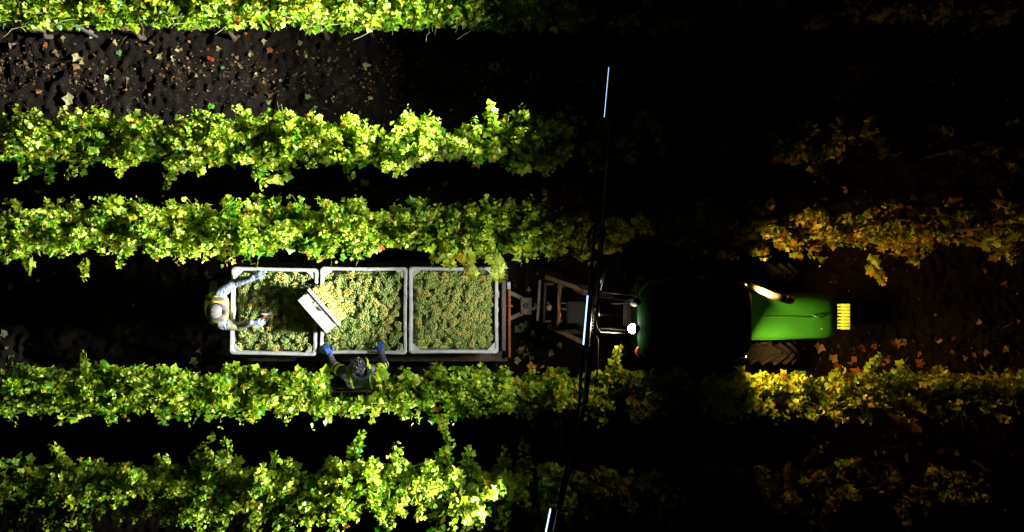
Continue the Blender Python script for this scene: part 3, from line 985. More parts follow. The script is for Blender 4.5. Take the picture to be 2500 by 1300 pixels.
def body_mesh(name, prims, mats, parent, voxel=0.0065):
    """One continuous skin over all limb segments; each face takes the cloth of the nearest limb."""
    m = MB()
    for tg, a, b, ra, rb in prims: capsule(m, a, b, ra, rb)
    o = m.build('tmp', M['skin'])
    md = o.modifiers.new('r', 'REMESH'); md.mode = 'VOXEL'; md.voxel_size = voxel
    sm = o.modifiers.new('s', 'SMOOTH'); sm.factor = 0.5; sm.iterations = 4
    dg = bpy.context.evaluated_depsgraph_get()
    me = bpy.data.meshes.new_from_object(o.evaluated_get(dg))
    bpy.data.objects.remove(o)
    me.name = name
    off = ROOTLOC[parent.name]
    n = len(me.polygons)
    cen = np.zeros(n * 3, dtype=np.float32); me.polygons.foreach_get('center', cen); cen = cen.reshape(-1, 3)
    best = np.full(n, 1e9); idx = np.zeros(n, dtype=np.int32)
    names = list(mats.keys())
    for tg, a, b, ra, rb in prims:
        a = np.array(a); b = np.array(b); d = b - a
        t = np.clip(((cen - a) @ d) / max(d @ d, 1e-9), 0, 1)
        dist = np.linalg.norm(cen - (a + t[:, None] * d), axis=1) - (ra + (rb - ra) * t)
        k = dist < best
        best[k] = dist[k]; idx[k] = names.index(tg)
    me.materials.clear()
    for k in names: me.materials.append(mats[k])
    me.polygons.foreach_set('material_index', idx)
    me.polygons.foreach_set('use_smooth', np.ones(n, dtype=bool))
    me.transform(Matrix.Translation(-off))
    ob = bpy.data.objects.new(name, me); ob.parent = parent; C.objects.link(ob)
    return ob


def shell_fn(stations, fwd):
    """stations: (centre, forward radius, side radius) up the torso -> point(u angle, v 0..1, offset)."""
    f = Vector(fwd).normalized(); s = Vector((0, 0, 1)).cross(f).normalized()
    def pt(u, v, offv=0.0):
        x = v * (len(stations) - 1); k = min(int(x), len(stations) - 2); t = x - k
        c0, a0, b0 = stations[k]; c1, a1, b1 = stations[k + 1]
        c = Vector(c0).lerp(Vector(c1), t); ra = a0 + (a1 - a0) * t + offv; rb = b0 + (b1 - b0) * t + offv
        cu, su = math.cos(u), math.sin(u)
        e = 0.82
        wr = 1 + 0.018 * math.sin(7 * u + 9 * v) + 0.014 * math.sin(13 * u - 17 * v)
        return c + f * (ra * wr * math.copysign(abs(cu) ** e, cu)) + s * (rb * wr * math.copysign(abs(su) ** e, su))
    return pt


def shell(pt, material, name, parent, nu=48, nv=22):
    m = MB(); m.loft([[pt(2 * math.pi * i / nu, j / nv) for i in range(nu)] for j in range(nv + 1)], cap=False)
    return m.build(name, material, parent, smooth=True)


def patch(pt, u0, u1, v0, v1, material, name, parent, nu=8, nv=14, offv=0.006):
    m = MB(); m.loft([[pt(u0 + (u1 - u0) * i / nu, v0 + (v1 - v0) * j / nv, offv) for i in range(nu + 1)] for j in range(nv + 1)], cap=False, closed=False)
    return m.build(name, material, parent, smooth=True)


def strap(st, pt, s0, w, material, name, parent, offv, v0=0.12, e=0.82):
    """A tape that runs up the front, over the shoulder and down the back at one distance from the spine."""
    def rb(v):
        x = v * (len(st) - 1); k = min(int(x), len(st) - 2); t = x - k
        return st[k][2] + (st[k + 1][2] - st[k][2]) * t
    cols = []
    for j in range(5):
        l = abs(s0) + w * (j / 4 - 0.5)
        vt = 1.0
        while rb(vt) < l * 1.001 and vt > 0.3: vt -= 0.002
        col = []
        for i in range(41):
            t = i / 20; v = v0 + (vt - v0) * (1 - abs(1 - t)) ** 0.8
            u = math.asin(min(1.0, (l / rb(v))) ** (1 / e))
            if t > 1: u = math.pi - u
            col.append(pt(math.copysign(u, s0), v, offv) + Vector((0, 0, offv)))
        cols.append(col)
    m = MB(); m.loft(cols, cap=False, closed=False)
    return m.build(name, material, parent, smooth=True)


def band_on_limb(parent, a, b, r0, f0, f1, material, name, extra=0.004):
    a, b = Vector(a), Vector(b)
    p = a.lerp(b, f0); q_ = a.lerp(b, f1)
    MB().tube([p, p.lerp(q_, 0.33), p.lerp(q_, 0.66), q_], [r0 + extra] * 4, 20, cap=False).build(name, material, parent, smooth=True)


def face_parts(parent, hc, fwd, side):
    f = Vector(fwd).normalized(); s = Vector(side).normalized(); u = s.cross(f).normalized()
    if u.z < 0: u = -u
    for k in (-1, 1):
        MB().lathe([(0.001, -0.012), (0.009, -0.006), (0.011, 0), (0.009, 0.006), (0.001, 0.009)], hc + f * 0.088 + s * 0.032 * k + u * 0.005, f, 12).build('eye', M['eye'], parent, smooth=True)
        e = MB(); e.loft([[hc + s * (0.074 + 0.012 * q_) * k - f * 0.01 + u * (0.028 * math.cos(t) * (1 - 0.2 * q_)) + f * (0.016 * math.sin(t)) for t in [2 * math.pi * j / 12 for j in range(12)]] for q_ in range(3)])
        e.build('ear', M['skin'], parent, smooth=True)
    MB().bar(hc + f * 0.083 - s * 0.022 - u * 0.062, hc + f * 0.083 + s * 0.022 - u * 0.062, 0.012, 0.010).build('mouth', M['lip'], parent, bevel=0.003)


def head_prims(hc, neck, fwd, prims):
    f = Vector(fwd).normalized(); u = (Vector(hc) - Vector(neck)).normalized()
    prims += [('skin', neck, Vector(hc) - u * 0.06, 0.055, 0.055),
              ('skin', Vector(hc) + u * 0.035 - f * 0.018, Vector(hc) + u * 0.03 + f * 0.022, 0.082, 0.076),
              ('skin', Vector(hc) - u * 0.02, Vector(hc) - u * 0.070 + f * 0.045, 0.070, 0.036),
              ('skin', Vector(hc) + f * 0.088 + u * 0.0, Vector(hc) + f * 0.105 - u * 0.025, 0.009, 0.012)]


def person_cap():
    root = thing('person', (-4.25, -0.57, 0.0), 'worker in beige cap and yellow vest with arms stretched over the left bin', 'person')
    V = Vector
    pel, bel, che, nek = V((-4.22, -0.57, 0.93)), V((-4.15, -0.57, 1.10)), V((-4.06, -0.575, 1.30)), V((-3.99, -0.59, 1.47))
    hc = V((-3.965, -0.60, 1.63))
    sl, sr = V((-3.99, -0.375, 1.41)), V((-3.98, -0.785, 1.41))
    el, er = at(574, 691, 1.40), at(582, 798, 1.34)
    wl, wr = at(617, 679, 1.52), at(613, 787, 1.46)
    pr = [('torso', pel, bel, 0.145, 0.14), ('torso', bel, che, 0.14, 0.145), ('torso', che, nek, 0.13, 0.07),
          ('torso', che + V((0, 0.09, 0.0)), sl, 0.10, 0.07), ('torso', che - V((0, 0.09, 0.0)), sr, 0.10, 0.07),
          ('sleeve', sl, el, 0.078, 0.060), ('sleeve', el, wl, 0.060, 0.040),
          ('khaki', sr, er, 0.078, 0.062), ('khaki', er, wr, 0.062, 0.040),
          ('leg', pel + V((0, 0.09, -0.02)), V((-4.40, -0.37, 0.50)), 0.10, 0.07), ('leg', V((-4.40, -0.37, 0.50)), V((-4.53, -0.27, 0.12)), 0.07, 0.05),
          ('leg', pel + V((0, -0.09, -0.02)), V((-4.20, -0.70, 0.50)), 0.10, 0.07), ('leg', V((-4.20, -0.70, 0.50)), V((-4.28, -0.72, 0.12)), 0.07, 0.05),
          ('boot', V((-4.55, -0.27, 0.06)), V((-4.37, -0.24, 0.055)), 0.055, 0.045), ('boot', V((-4.31, -0.72, 0.06)), V((-4.12, -0.72, 0.055)), 0.055, 0.045)]
    head_prims(hc, nek, (1, -0.1, -0.15), pr)
    hand(pr, wl, at(648, 667, 1.57) - wl, (0.1, 0.2, 1), -1, 'glove', curl=0.12, spread=0.30, size=1.08)
    hand(pr, wr, at(645, 786, 1.48) - wr, (0.0, -0.25, 1), 1, 'glove', curl=0.22, spread=0.16, size=1.08)
    body_mesh('body', pr, dict(torso=M['hivis'], sleeve=M['sleeve'], khaki=M['khaki'], leg=M['paleleg'], boot=M['boot'], skin=M['skin'], glove=M['gloveg']), root)
    st = [((-4.24, -0.57, 0.80), 0.165, 0.205), ((-4.20, -0.57, 0.95), 0.165, 0.205), ((-4.14, -0.575, 1.12), 0.165, 0.21), ((-4.065, -0.58, 1.30), 0.165, 0.235), ((-4.01, -0.585, 1.42), 0.145, 0.235), ((-4.00, -0.59, 1.475), 0.11, 0.18), ((-3.995, -0.59, 1.50), 0.065, 0.08)]
    pt = shell_fn(st, (1, 0, 0.0))
    vest = shell(pt, M['hivis'], 'vest', root)
    for k in (-1, 1):
        strap(st, pt, 0.135 * k, 0.062, M['orange'], 'orange_strip', vest, 0.006)
        strap(st, pt, 0.135 * k, 0.042, M['reflect'], 'reflective_strip', vest, 0.010)
    patch(pt, 0, 2 * math.pi, 0.28, 0.37, M['orange'], 'orange_strip', vest, nu=48, nv=2, offv=0.006)
    patch(pt, 0, 2 * math.pi, 0.30, 0.35, M['reflect'], 'reflective_strip', vest, nu=48, nv=2, offv=0.010)
    # streaked cuffs on the khaki sleeve
    band_on_limb(root, sr, er, 0.075, 0.05, 0.42, M['sleeve'], 'sleeve_band', 0.006)
    band_on_limb(root, er, wr, 0.048, 0.62, 0.98, M['sleeve'], 'sleeve_cuff', 0.004)
    # cap: crown, brim, headband lamp
    cap = bpy.data.objects.new('cap', None); cap.parent = root; C.objects.link(cap)
    u = (hc - nek).normalized()
    prof = [(0.095, 0.005), (0.098, 0.03), (0.095, 0.065), (0.083, 0.092), (0.058, 0.112), (0.03, 0.120), (0.002, 0.122)]
    MB().lathe(prof, hc + u * 0.012, u, 28).build('crown', M['cap'], cap, smooth=True)
    MB().lathe([(0.009, 0), (0.008, 0.006), (0.002, 0.008)], hc + u * 0.139, u, 10).build('button', M['cap'], cap, smooth=True)
    br = MB(); n = 14
    rings = []
    for rr, dz in ((0.098, 0.022), (0.125, 0.022), (0.155, 0.014), (0.172, 0.006)):
        rings.append([hc + V((math.cos(a) * rr * (1.0 if rr < 0.1 else 1.0), math.sin(a) * min(rr, 0.105 + 0.1 * (rr - 0.098)), dz)) for a in [R(-78 + 156 * j / n - 6) for j in range(n + 1)]])
    br.loft(rings, cap=False, closed=False); br.build('brim', M['cap'], cap, smooth=True)
    MB().tube([hc + V((math.cos(a) * 0.106, math.sin(a) * 0.106, 0.052)) for a in [2 * math.pi * j / 24 for j in range(25)]], 0.010, 8, cap=False).build('lamp_band', M['seat'], cap, smooth=True)
    MB().box(hc + V((0.125, -0.015, 0.058)), (0.035, 0.06, 0.04)).build('head_lamp', M['seat'], cap, bevel=0.008)
    face_parts(root, hc, (1, -0.1, -0.15), (0.1, 1, 0))
    return wr


wr_ = person_cap()

# the shears in the lower hand
def build_shears():
    p = at(652, 768, 1.56); h = at(636, 783, 1.51)
    t = thing('pruning_shears', tuple(p), 'red handled pruning shears held in the lower grey glove', 'shears')
    d = (p - h)
    MB().tube([h, h + d * 0.5 + Vector((0.01, 0.012, 0.004)), p], [0.011, 0.012, 0.009], 10).build('handle', M['redplastic'], t, smooth=True)
    MB().tube([p, p + Vector((-0.05, 0.004, 0.01)), p + Vector((-0.115, 0.008, 0.0))], [0.009, 0.011, 0.008], 10).build('handle', M['lug'], t, smooth=True)
    MB().lathe([(0.016, -0.008), (0.016, 0.008), (0.004, 0.012)], p, (0, 0, 1), 16).build('pivot', M['steel'], t)
    for e in (Vector((0.085, 0.002, 0.004)), Vector((0.07, 0.042, 0.0))):
        b = MB(); n_ = e.normalized(); s = Vector((-n_.y, n_.x, 0))
        b.add([p - s * 0.009, p + e * 0.6 - s * 0.010, p + e, p + e * 0.6 + s * 0.006, p + s * 0.009] + [x - Vector((0, 0, 0.004)) for x in (p - s * 0.009, p + e * 0.6 - s * 0.010, p + e, p + e * 0.6 + s * 0.006, p + s * 0.009)],
              [(0, 1, 2, 3, 4), (9, 8, 7, 6, 5)] + [(i, (i + 1) % 5, 5 + (i + 1) % 5, 5 + i) for i in range(5)])
        b.build('blade', M['steel'], t)


build_shears()


def person_dark():
    root = thing('person', (-2.06, -1.60, 0.0), 'dark haired worker in black and lime jacket with blue gloves leaning on the middle bin', 'person')
    V = Vector
    pel, bel, che, nek = V((-2.06, -1.60, 0.93)), V((-2.06, -1.585, 1.10)), V((-2.06, -1.53, 1.28)), V((-2.06, -1.43, 1.45))
    hc = V((-2.065, -1.345, 1.585))
    sl, sr = V((-2.29, -1.47, 1.39)), V((-1.84, -1.45, 1.39))
    el, er = at(813, 893, 1.18), at(937, 888, 1.22)
    wl, wr = at(806, 869, 1.40), at(931, 862, 1.44)
    pr = [('torso', pel, bel, 0.15, 0.145), ('torso', bel, che, 0.145, 0.15), ('torso', che, nek, 0.13, 0.07),
          ('torso', che + V((-0.09, 0, 0)), sl, 0.10, 0.085), ('torso', che + V((0.09, 0, 0)), sr, 0.10, 0.085),
          ('jacket', sl, el, 0.085, 0.066), ('char', el, wl, 0.064, 0.040),
          ('jacket', sr, er, 0.085, 0.066), ('char', er, wr, 0.064, 0.042),
          ('leg', pel + V((-0.09, 0, -0.02)), V((-2.18, -1.55, 0.50)), 0.10, 0.07), ('leg', V((-2.18, -1.55, 0.50)), V((-2.18, -1.60, 0.12)), 0.07, 0.05),
          ('leg', pel + V((0.09, 0, -0.02)), V((-1.94, -1.55, 0.50)), 0.10, 0.07), ('leg', V((-1.94, -1.55, 0.50)), V((-1.94, -1.60, 0.12)), 0.07, 0.05),
          ('boot', V((-2.18, -1.62, 0.06)), V((-2.19, -1.44, 0.055)), 0.055, 0.045), ('boot', V((-1.94, -1.62, 0.06)), V((-1.93, -1.44, 0.055)), 0.055, 0.045)]
    fw = (0.35, 0.85, -0.40)
    head_prims(hc, nek, fw, pr)
    hand(pr, wl, at(795, 845, 1.40) - wl, (0.4, 0.1, 1), 1, 'glove', curl=0.30, spread=0.14, size=1.1)
    hand(pr, wr, at(926, 832, 1.43) - wr, (-0.1, 0.1, 1), -1, 'glove', curl=0.42, spread=0.05, size=1.1)
    body_mesh('body', pr, dict(torso=M['navy'], jacket=M['navy'], char=M['charcoal'], leg=M['jeans'], boot=M['boot'], skin=M['skin'], glove=M['gloveb']), root)
    st = [((-2.06, -1.60, 0.82), 0.17, 0.215), ((-2.06, -1.595, 0.98), 0.17, 0.215), ((-2.06, -1.575, 1.12), 0.17, 0.22), ((-2.06, -1.53, 1.28), 0.17, 0.245), ((-2.06, -1.48, 1.40), 0.145, 0.245), ((-2.06, -1.44, 1.455), 0.105, 0.185), ((-2.06, -1.42, 1.49), 0.085, 0.10)]
    pt = shell_fn(st, (0, 1, 0))
    jk = shell(pt, M['navy'], 'jacket', root)
    for k in (-1, 1):
        strap(st, pt, 0.165 * k, 0.105, M['hivis2'], 'lime_strip', jk, 0.007)
        strap(st, pt, 0.165 * k, 0.058, M['reflect'], 'reflective_strip', jk, 0.012)
    patch(pt, 0, 2 * math.pi, 0.34, 0.44, M['hivis2'], 'lime_strip', jk, nu=48, nv=2, offv=0.007)
    patch(pt, 0, 2 * math.pi, 0.365, 0.415, M['reflect'], 'reflective_strip', jk, nu=48, nv=2, offv=0.012)
    # stand-up collar and hood roll behind the head, open front edges
    MB().tube([nek + V((math.cos(a) * 0.115, math.sin(a) * 0.10 - 0.005, 0.035 + 0.02 * math.sin(a))) for a in [R(-200 + 220 * j / 16) for j in range(17)]], [0.030] * 17, 10).build('collar', M['navy'], jk, smooth=True)
    for k in (-1, 1):
        MB().tube([nek + V((0.10 * k, 0.06, 0.03)), nek + V((0.09 * k, 0.13, -0.03)), nek + V((0.05 * k, 0.17, -0.12))], [0.012, 0.014, 0.012], 8).build('lapel', M['hivis2'], jk, smooth=True)
    for a, b, r0 in ((sl, el, 0.080), (sr, er, 0.080)):
        band_on_limb(root, a, b, r0, 0.28, 0.46, M['hivis2'], 'lime_strip', 0.006)
        band_on_limb(root, a, b, r0 - 0.008, 0.62, 1.0, M['hivis2'], 'lime_strip', 0.007)
        band_on_limb(root, a, b, r0 - 0.010, 0.70, 0.92, M['reflect'], 'reflective_strip', 0.013)
    for e, w in ((el, wl), (er, wr)):
        band_on_limb(root, e, w, 0.044, 0.88, 1.02, M['charcoal'], 'cuff', 0.004)
    # hair: a combed mass of overlapping locks over the skull
    f = Vector(fw).normalized(); u = (hc - nek).normalized(); u = (u - f * u.dot(f)).normalized(); s = f.cross(u)
    hb = MB()
    base = [[hc + u * (0.030 + 0.100 * math.sin(ph)) + (f * math.cos(t) * 0.098 + s * math.sin(t) * 0.090) * math.cos(ph) - f * 0.012 for t in [2 * math.pi * j / 28 for j in range(28)]] for ph in [R(-12), R(5), R(20), R(38), R(55), R(72), R(88)]]
    hb.loft(base, cap=True)
    ho = hb.build('hair', M['hair'], root, smooth=True)
    rg = np.random.default_rng(5)
    lk = MB()
    for k in range(150):
        t0 = rg.uniform(-math.pi, math.pi); ph0 = math.asin(rg.uniform(0.15, 1.0))
        pts = []
        for q_ in range(5):
            ph = ph0 - q_ * 0.13; t = t0 + 0.08 * q_
            pts.append(hc + u * (0.033 + 0.102 * math.sin(ph)) + (f * math.cos(t) * 0.100 + s * math.sin(t) * 0.092) * math.cos(ph) - f * 0.012 + (u * math.sin(ph) + f * math.cos(t) * math.cos(ph) + s * math.sin(t) * math.cos(ph)) * (0.002 + 0.004 * math.sin(q_ * 0.8)))
        lk.tube(pts, [0.004, 0.007, 0.007, 0.005, 0.002], 5)
    lo = lk.build('locks', M['hair'], ho, smooth=True); lo['kind'] = 'stuff'
    face_parts(root, hc, fw, s)
    # blue cloth tucked in the belt and a blue hood cord tab
    MB().box(at(926, 875, 1.15), (0.07, 0.06, 0.10)).build('pocket_cloth', M['bluecloth'], root, bevel=0.02)
    MB().tube([nek + V((-0.09, 0.02, 0.06)), nek + V((-0.075, 0.08, 0.05)), nek + V((-0.03, 0.115, 0.02))], [0.02, 0.024, 0.018], 8).build('neck_scarf', M['bluecloth'], root, smooth=True)


person_dark()

# ------------------------------------------------------------------ tractor
TY = -0.69


def sup(n, e, a0=0.0):
    out = []
    for k in range(n):
        a = a0 + 2 * math.pi * k / n
        c, s = math.cos(a), math.sin(a)
        out.append((math.copysign(abs(c) ** e, c), math.copysign(abs(s) ** e, s)))
    return out


def build_tractor():
    t = thing('tractor', (2.6, TY, 0), 'narrow green vineyard tractor with dark cab roof and chrome exhaust', 'tractor')
    # hood: rounded box swept to the nose
    secs = []
    for x, hw, zt, zb, e in ((2.90, 0.325, 1.47, 0.85, 0.36), (3.3, 0.325, 1.465, 0.85, 0.36), (3.75, 0.320, 1.45, 0.84, 0.36), (4.1, 0.316, 1.43, 0.82, 0.36), (4.32, 0.308, 1.405, 0.80, 0.38), (4.43, 0.290, 1.37, 0.80, 0.42), (4.48, 0.262, 1.32, 0.82, 0.48), (4.50, 0.22, 1.25, 0.86, 0.55)):
        zc = (zt + zb) / 2; hz = (zt - zb) / 2
        ring = []
        for cy, cz in sup(44, e):
            z = zc + cz * hz
            if cz > 0: z += 0.012 * (1 - abs(cy)) * (zt / 1.47)
            ring.append((x, TY + cy * hw, z))
        secs.append(ring)
    hood = MB().loft(secs).build('hood', M['green'], t, smooth=True)
    for s in (-1, 1):
        MB().tube([(2.92, TY + s * 0.318, 1.36), (3.6, TY + s * 0.318, 1.352), (4.15, TY + s * 0.303, 1.31)], 0.008, 8).build('hood_crease', M['green'], hood, smooth=True)
        g = MB()
        for k in range(6): g.box((3.55 + k * 0.07, TY + s * 0.326, 1.08), (0.04, 0.006, 0.22))
        g.build('side_grille', M['black'], hood)
        hl = MB().lathe([(0.05, 0), (0.055, 0.015), (0.02, 0.03)], (4.485, TY + s * 0.12, 1.13), (1, 0, 0), 20).build('headlight', M['lampf'], t, smooth=True)
        area_light('headlight_beam', (4.525, TY + s * 0.12, 1.13), (1, 0.15 * s, -0.35), (0, 1, 0), 0.09, 0.09, HEAD_POWER, HEAD_COLOR, hl, spread=165)
    MB().tube([(3.45, TY, 1.481), (3.85, TY, 1.468), (4.12, TY, 1.440)], 0.006, 8).build('hood_ridge', M['green'], hood, smooth=True)
    MB().tube([(4.10, TY + 0.02, 1.44), (4.14, TY + 0.0, 1.475), (4.20, TY - 0.01, 1.47), (4.22, TY - 0.01, 1.42)], 0.012, 8).build('hood_latch', M['green'], hood, smooth=True)
    # chassis, engine sides, axles
    MB().box((3.4, TY, 0.70), (2.0, 0.34, 0.34)).build('engine_block', M['black'], t, bevel=0.03)
    MB().box((2.2, TY, 0.62), (1.2, 0.42, 0.42)).build('transmission', M['black'], t, bevel=0.04)
    MB().box((3.75, TY, 0.42), (0.14, 1.0, 0.14)).build('front_axle', M['black'], t, bevel=0.02)
    MB().tube([(2.28, TY - 0.5, 0.60), (2.28, TY + 0.5, 0.60)], 0.09, 16).build('rear_axle', M['black'], t, smooth=True)
    MB().tube([(3.55, TY - 0.42, 0.86), (3.72, TY - 0.40, 0.88)], 0.02, 8).build('steering_rod', M['tan'], t, smooth=True)
    # front weights: a row of suitcase plates on a bracket
    n = 8; y0 = at(2060, 806, 0.92).y; y1 = at(2060, 742, 0.92).y; w = (y1 - y0) / n
    MB().box((4.50, (y0 + y1) / 2, 0.66), (0.14, y1 - y0, 0.16)).build('weight_bracket', M['black'], t, bevel=0.01)
    for k in range(n):
        yc = y0 + w * (k + 0.5)
        prof = [(4.545, 0.54), (4.82, 0.54), (4.845, 0.60), (4.845, 0.87), (4.82, 0.905), (4.70, 0.905), (4.685, 0.74), (4.63, 0.72), (4.62, 0.72), (4.55, 0.72)]
        hh = (w - 0.006) / 2
        m = MB(); m.loft([[(x, yc - hh, z) for x, z in prof], [(x, yc + hh, z) for x, z in prof]])
        m.build('front_weight', M['yellow'], t, bevel=0.004)
        MB().box((4.625, yc, 0.885), (0.16, w * 0.50, 0.03)).build('weight_handle', M['yellow'], t, bevel=0.004)
    # wheels
    for s in (-1, 1):
        wheel(t, (3.76, TY + s * 0.57, 0.42), 0.42, 0.27, M['rubber'], M['yellow'], 16)
        wheel(t, (2.28, TY + s * 0.55, 0.60), 0.60, 0.34, M['rubber'], M['yellow'], 20)
        # rear mudguards
        ring = []
        for q_ in range(9):
            a = R(20 + 140 * q_ / 8); ring.append([(2.28 + 0.68 * math.cos(a), TY + s * y, 0.60 + 0.68 * math.sin(a)) for y in (0.34, 0.66)])
        m = MB(); m.loft(ring, cap=False, closed=False); mg = m.build('mudguard', M['black'], t, smooth=True)
        sol = mg.modifiers.new('thick', 'SOLIDIFY'); sol.thickness = 0.015
    # cab: floor, pillars, glass, seat, wheel
    xr, xf, hw = 1.66, 2.92, 0.46
    MB().box(((xr + xf) / 2 + 0.05, TY, 0.86), (xf - xr - 0.1, 0.86, 0.06)).build('cab_floor', M['black'], t, bevel=0.01)
    for x in (xr, xf):
        for s in (-1, 1):
            MB().bar((x, TY + s * hw, 0.88), (x + (0.02 if x == xf else 0.0), TY + s * (hw - 0.03), 2.26), 0.055, 0.055).build('cab_pillar', M['black'], t, bevel=0.01)
    for s in (-1, 1):
        MB().box(((xr + xf) / 2, TY + s * (hw - 0.012), 1.60), (xf - xr - 0.08, 0.006, 1.22)).build('side_window', M['glass'], t)
        MB().bar((2.75, TY + s * (hw + 0.012), 1.25), (2.75, TY + s * (hw + 0.012), 1.45), 0.02, 0.02).build('door_handle', M['black'], t, bevel=0.004)
    MB().box((xf + 0.005, TY, 1.80), (0.006, 0.80, 0.80)).build('windscreen', M['glass'], t)
    MB().box((xr - 0.005, TY, 1.70), (0.006, 0.80, 1.00)).build('rear_window', M['glass'], t)
    MB().box((2.15, TY, 1.10), (0.42, 0.44, 0.12)).build('seat', M['seat'], t, bevel=0.03)
    MB().box((1.93, TY, 1.38), (0.10, 0.42, 0.50)).build('seat_back', M['seat'], t, bevel=0.03)
    MB().tube([(2.78, TY, 0.95), (2.62, TY, 1.40)], 0.03, 10).build('steering_column', M['black'], t, smooth=True)
    MB().tube([Vector((2.61, TY, 1.42)) + Vector((0.16 * math.cos(a) * 0.9, 0.18 * math.sin(a), 0.07 * math.cos(a))) for a in [2 * math.pi * j / 24 for j in range(25)]], 0.013, 8).build('steering_wheel', M['seat'], t, smooth=True)
    # roof: crowned, with bowed front and rear edges
    ra, rb = at(1557, 782, 2.36), at(1837, 782, 2.36)
    xc = (ra.x + rb.x) / 2; hx = (rb.x - ra.x) / 2; yc = at(1700, 783, 2.36).y; hy = (at(0, 680, 2.36).y - at(0, 886, 2.36).y) / 2
    rings = []
    for f, z in ((0.90, 2.255), (0.985, 2.275), (1.0, 2.31), (0.995, 2.35), (0.95, 2.385), (0.82, 2.415), (0.55, 2.435), (0.2, 2.442)):
        rings.append([(xc + cx * hx * f, yc + cy * hy * f, z - 0.0) for cx, cy in sup(64, 0.40)])
    roof = MB().loft(rings).build('roof', M['roofg'], t, smooth=True)
    for s in (-1, 1):
        pts = [at(1553 + 3 * abs(q_ - 2), 782 - s * (64 + 7 * q_), 2.28) for q_ in range(5)]
        MB().tube(pts, [0.012, 0.022, 0.024, 0.020, 0.010], 10).build('amber_lamp', M['amber'], roof, smooth=True)
    # work lamps: two at the rear (one lit), two at the front
    for (px, py, lit) in ((1543, 803, True), (1547, 738, False)):
        c = at(px, py, 2.34)
        lp = bpy.data.objects.new('work_lamp', None); lp.parent = t; C.objects.link(lp)
        MB().lathe([(0.02, 0.075), (0.045, 0.06), (0.058, 0.02), (0.060, 0.0)], c + Vector((0.02, 0, 0)), (1, 0, 0.0), 20).build('housing', M['black'], lp, smooth=True)
        MB().lathe([(0.062, 0.0), (0.058, 0.025), (0.042, 0.055), (0.004, 0.068)], c + Vector((0.02, 0, 0)), (-1, 0, 0.15), 20).build('lens', M['lampw'] if lit else M['lampoff'], lp, smooth=True)
        MB().bar(c + Vector((0.08, 0, 0)), c + Vector((0.16, 0, 0.02)), 0.02, 0.03).build('bracket', M['black'], lp)
        if lit:
            area_light('work_light', c + Vector((-0.055, 0, -0.02)), (-1, -0.12, -0.38), (0, 1, 0), 0.10, 0.08, REAR_POWER, REAR_COLOR, lp, spread=165)
    for py in (705, 862):
        c = at(1822, py, 1.98)
        lp = bpy.data.objects.new('work_lamp', None); lp.parent = t; C.objects.link(lp)
        MB().box(c + Vector((-0.05, 0, 0)), (0.07, 0.13, 0.10)).build('housing', M['black'], lp, bevel=0.012)
        MB().box(c + Vector((-0.012, 0, 0)), (0.008, 0.115, 0.085)).build('lens', M['lampf'], lp, bevel=0.003)
        area_light('work_light', c + Vector((0.0, 0, 0)), (1, 0.38 if py < 750 else -0.25, -0.08 if py < 750 else -0.2), (0, 1, 0), 0.11, 0.08, FRONT_POWER * (0.80 if py < 750 else 1.0), FRONT_COLOR, lp, spread=112 if py < 750 else 130)
    # exhaust stack leaning forward from the cab corner
    p0, p1, p2, p3 = at(1812, 690, 1.30), at(1850, 706, 1.72), at(1888, 723, 2.10), at(1922, 732, 2.30)
    MB().tube([p0, p1, p2, p2.lerp(p3, 0.5) + Vector((0, -0.004, 0.01)), p3], [0.040, 0.044, 0.048, 0.049, 0.049], 18).build('exhaust', M['chrome'], t, smooth=True)
    MB().tube([p3 - Vector((0.012, 0, 0.003)), p3 + Vector((0.03, -0.006, 0.002)), p3 + Vector((0.055, -0.01, -0.015)), p3 + Vector((0.068, -0.012, -0.04))], [0.050, 0.050, 0.046, 0.036], 18).build('exhaust_tip', M['chrome'], t, smooth=True)
    # three point linkage at the back
    for s in (-1, 1):
        MB().bar((1.50, TY + s * 0.22, 0.55), (1.02, TY + s * 0.30, 0.62), 0.05, 0.06).build('lower_link', M['black'], t, bevel=0.008)
        MB().bar((1.60, TY + s * 0.20, 1.05), (1.18, TY + s * 0.28, 0.68), 0.03, 0.03).build('lift_rod', M['black'], t, bevel=0.004)
    MB().tube([(1.55, TY, 0.95), (1.05, TY, 1.05)], 0.022, 10).build('top_link', M['black'], t, smooth=True)
    return t


build_tractor()


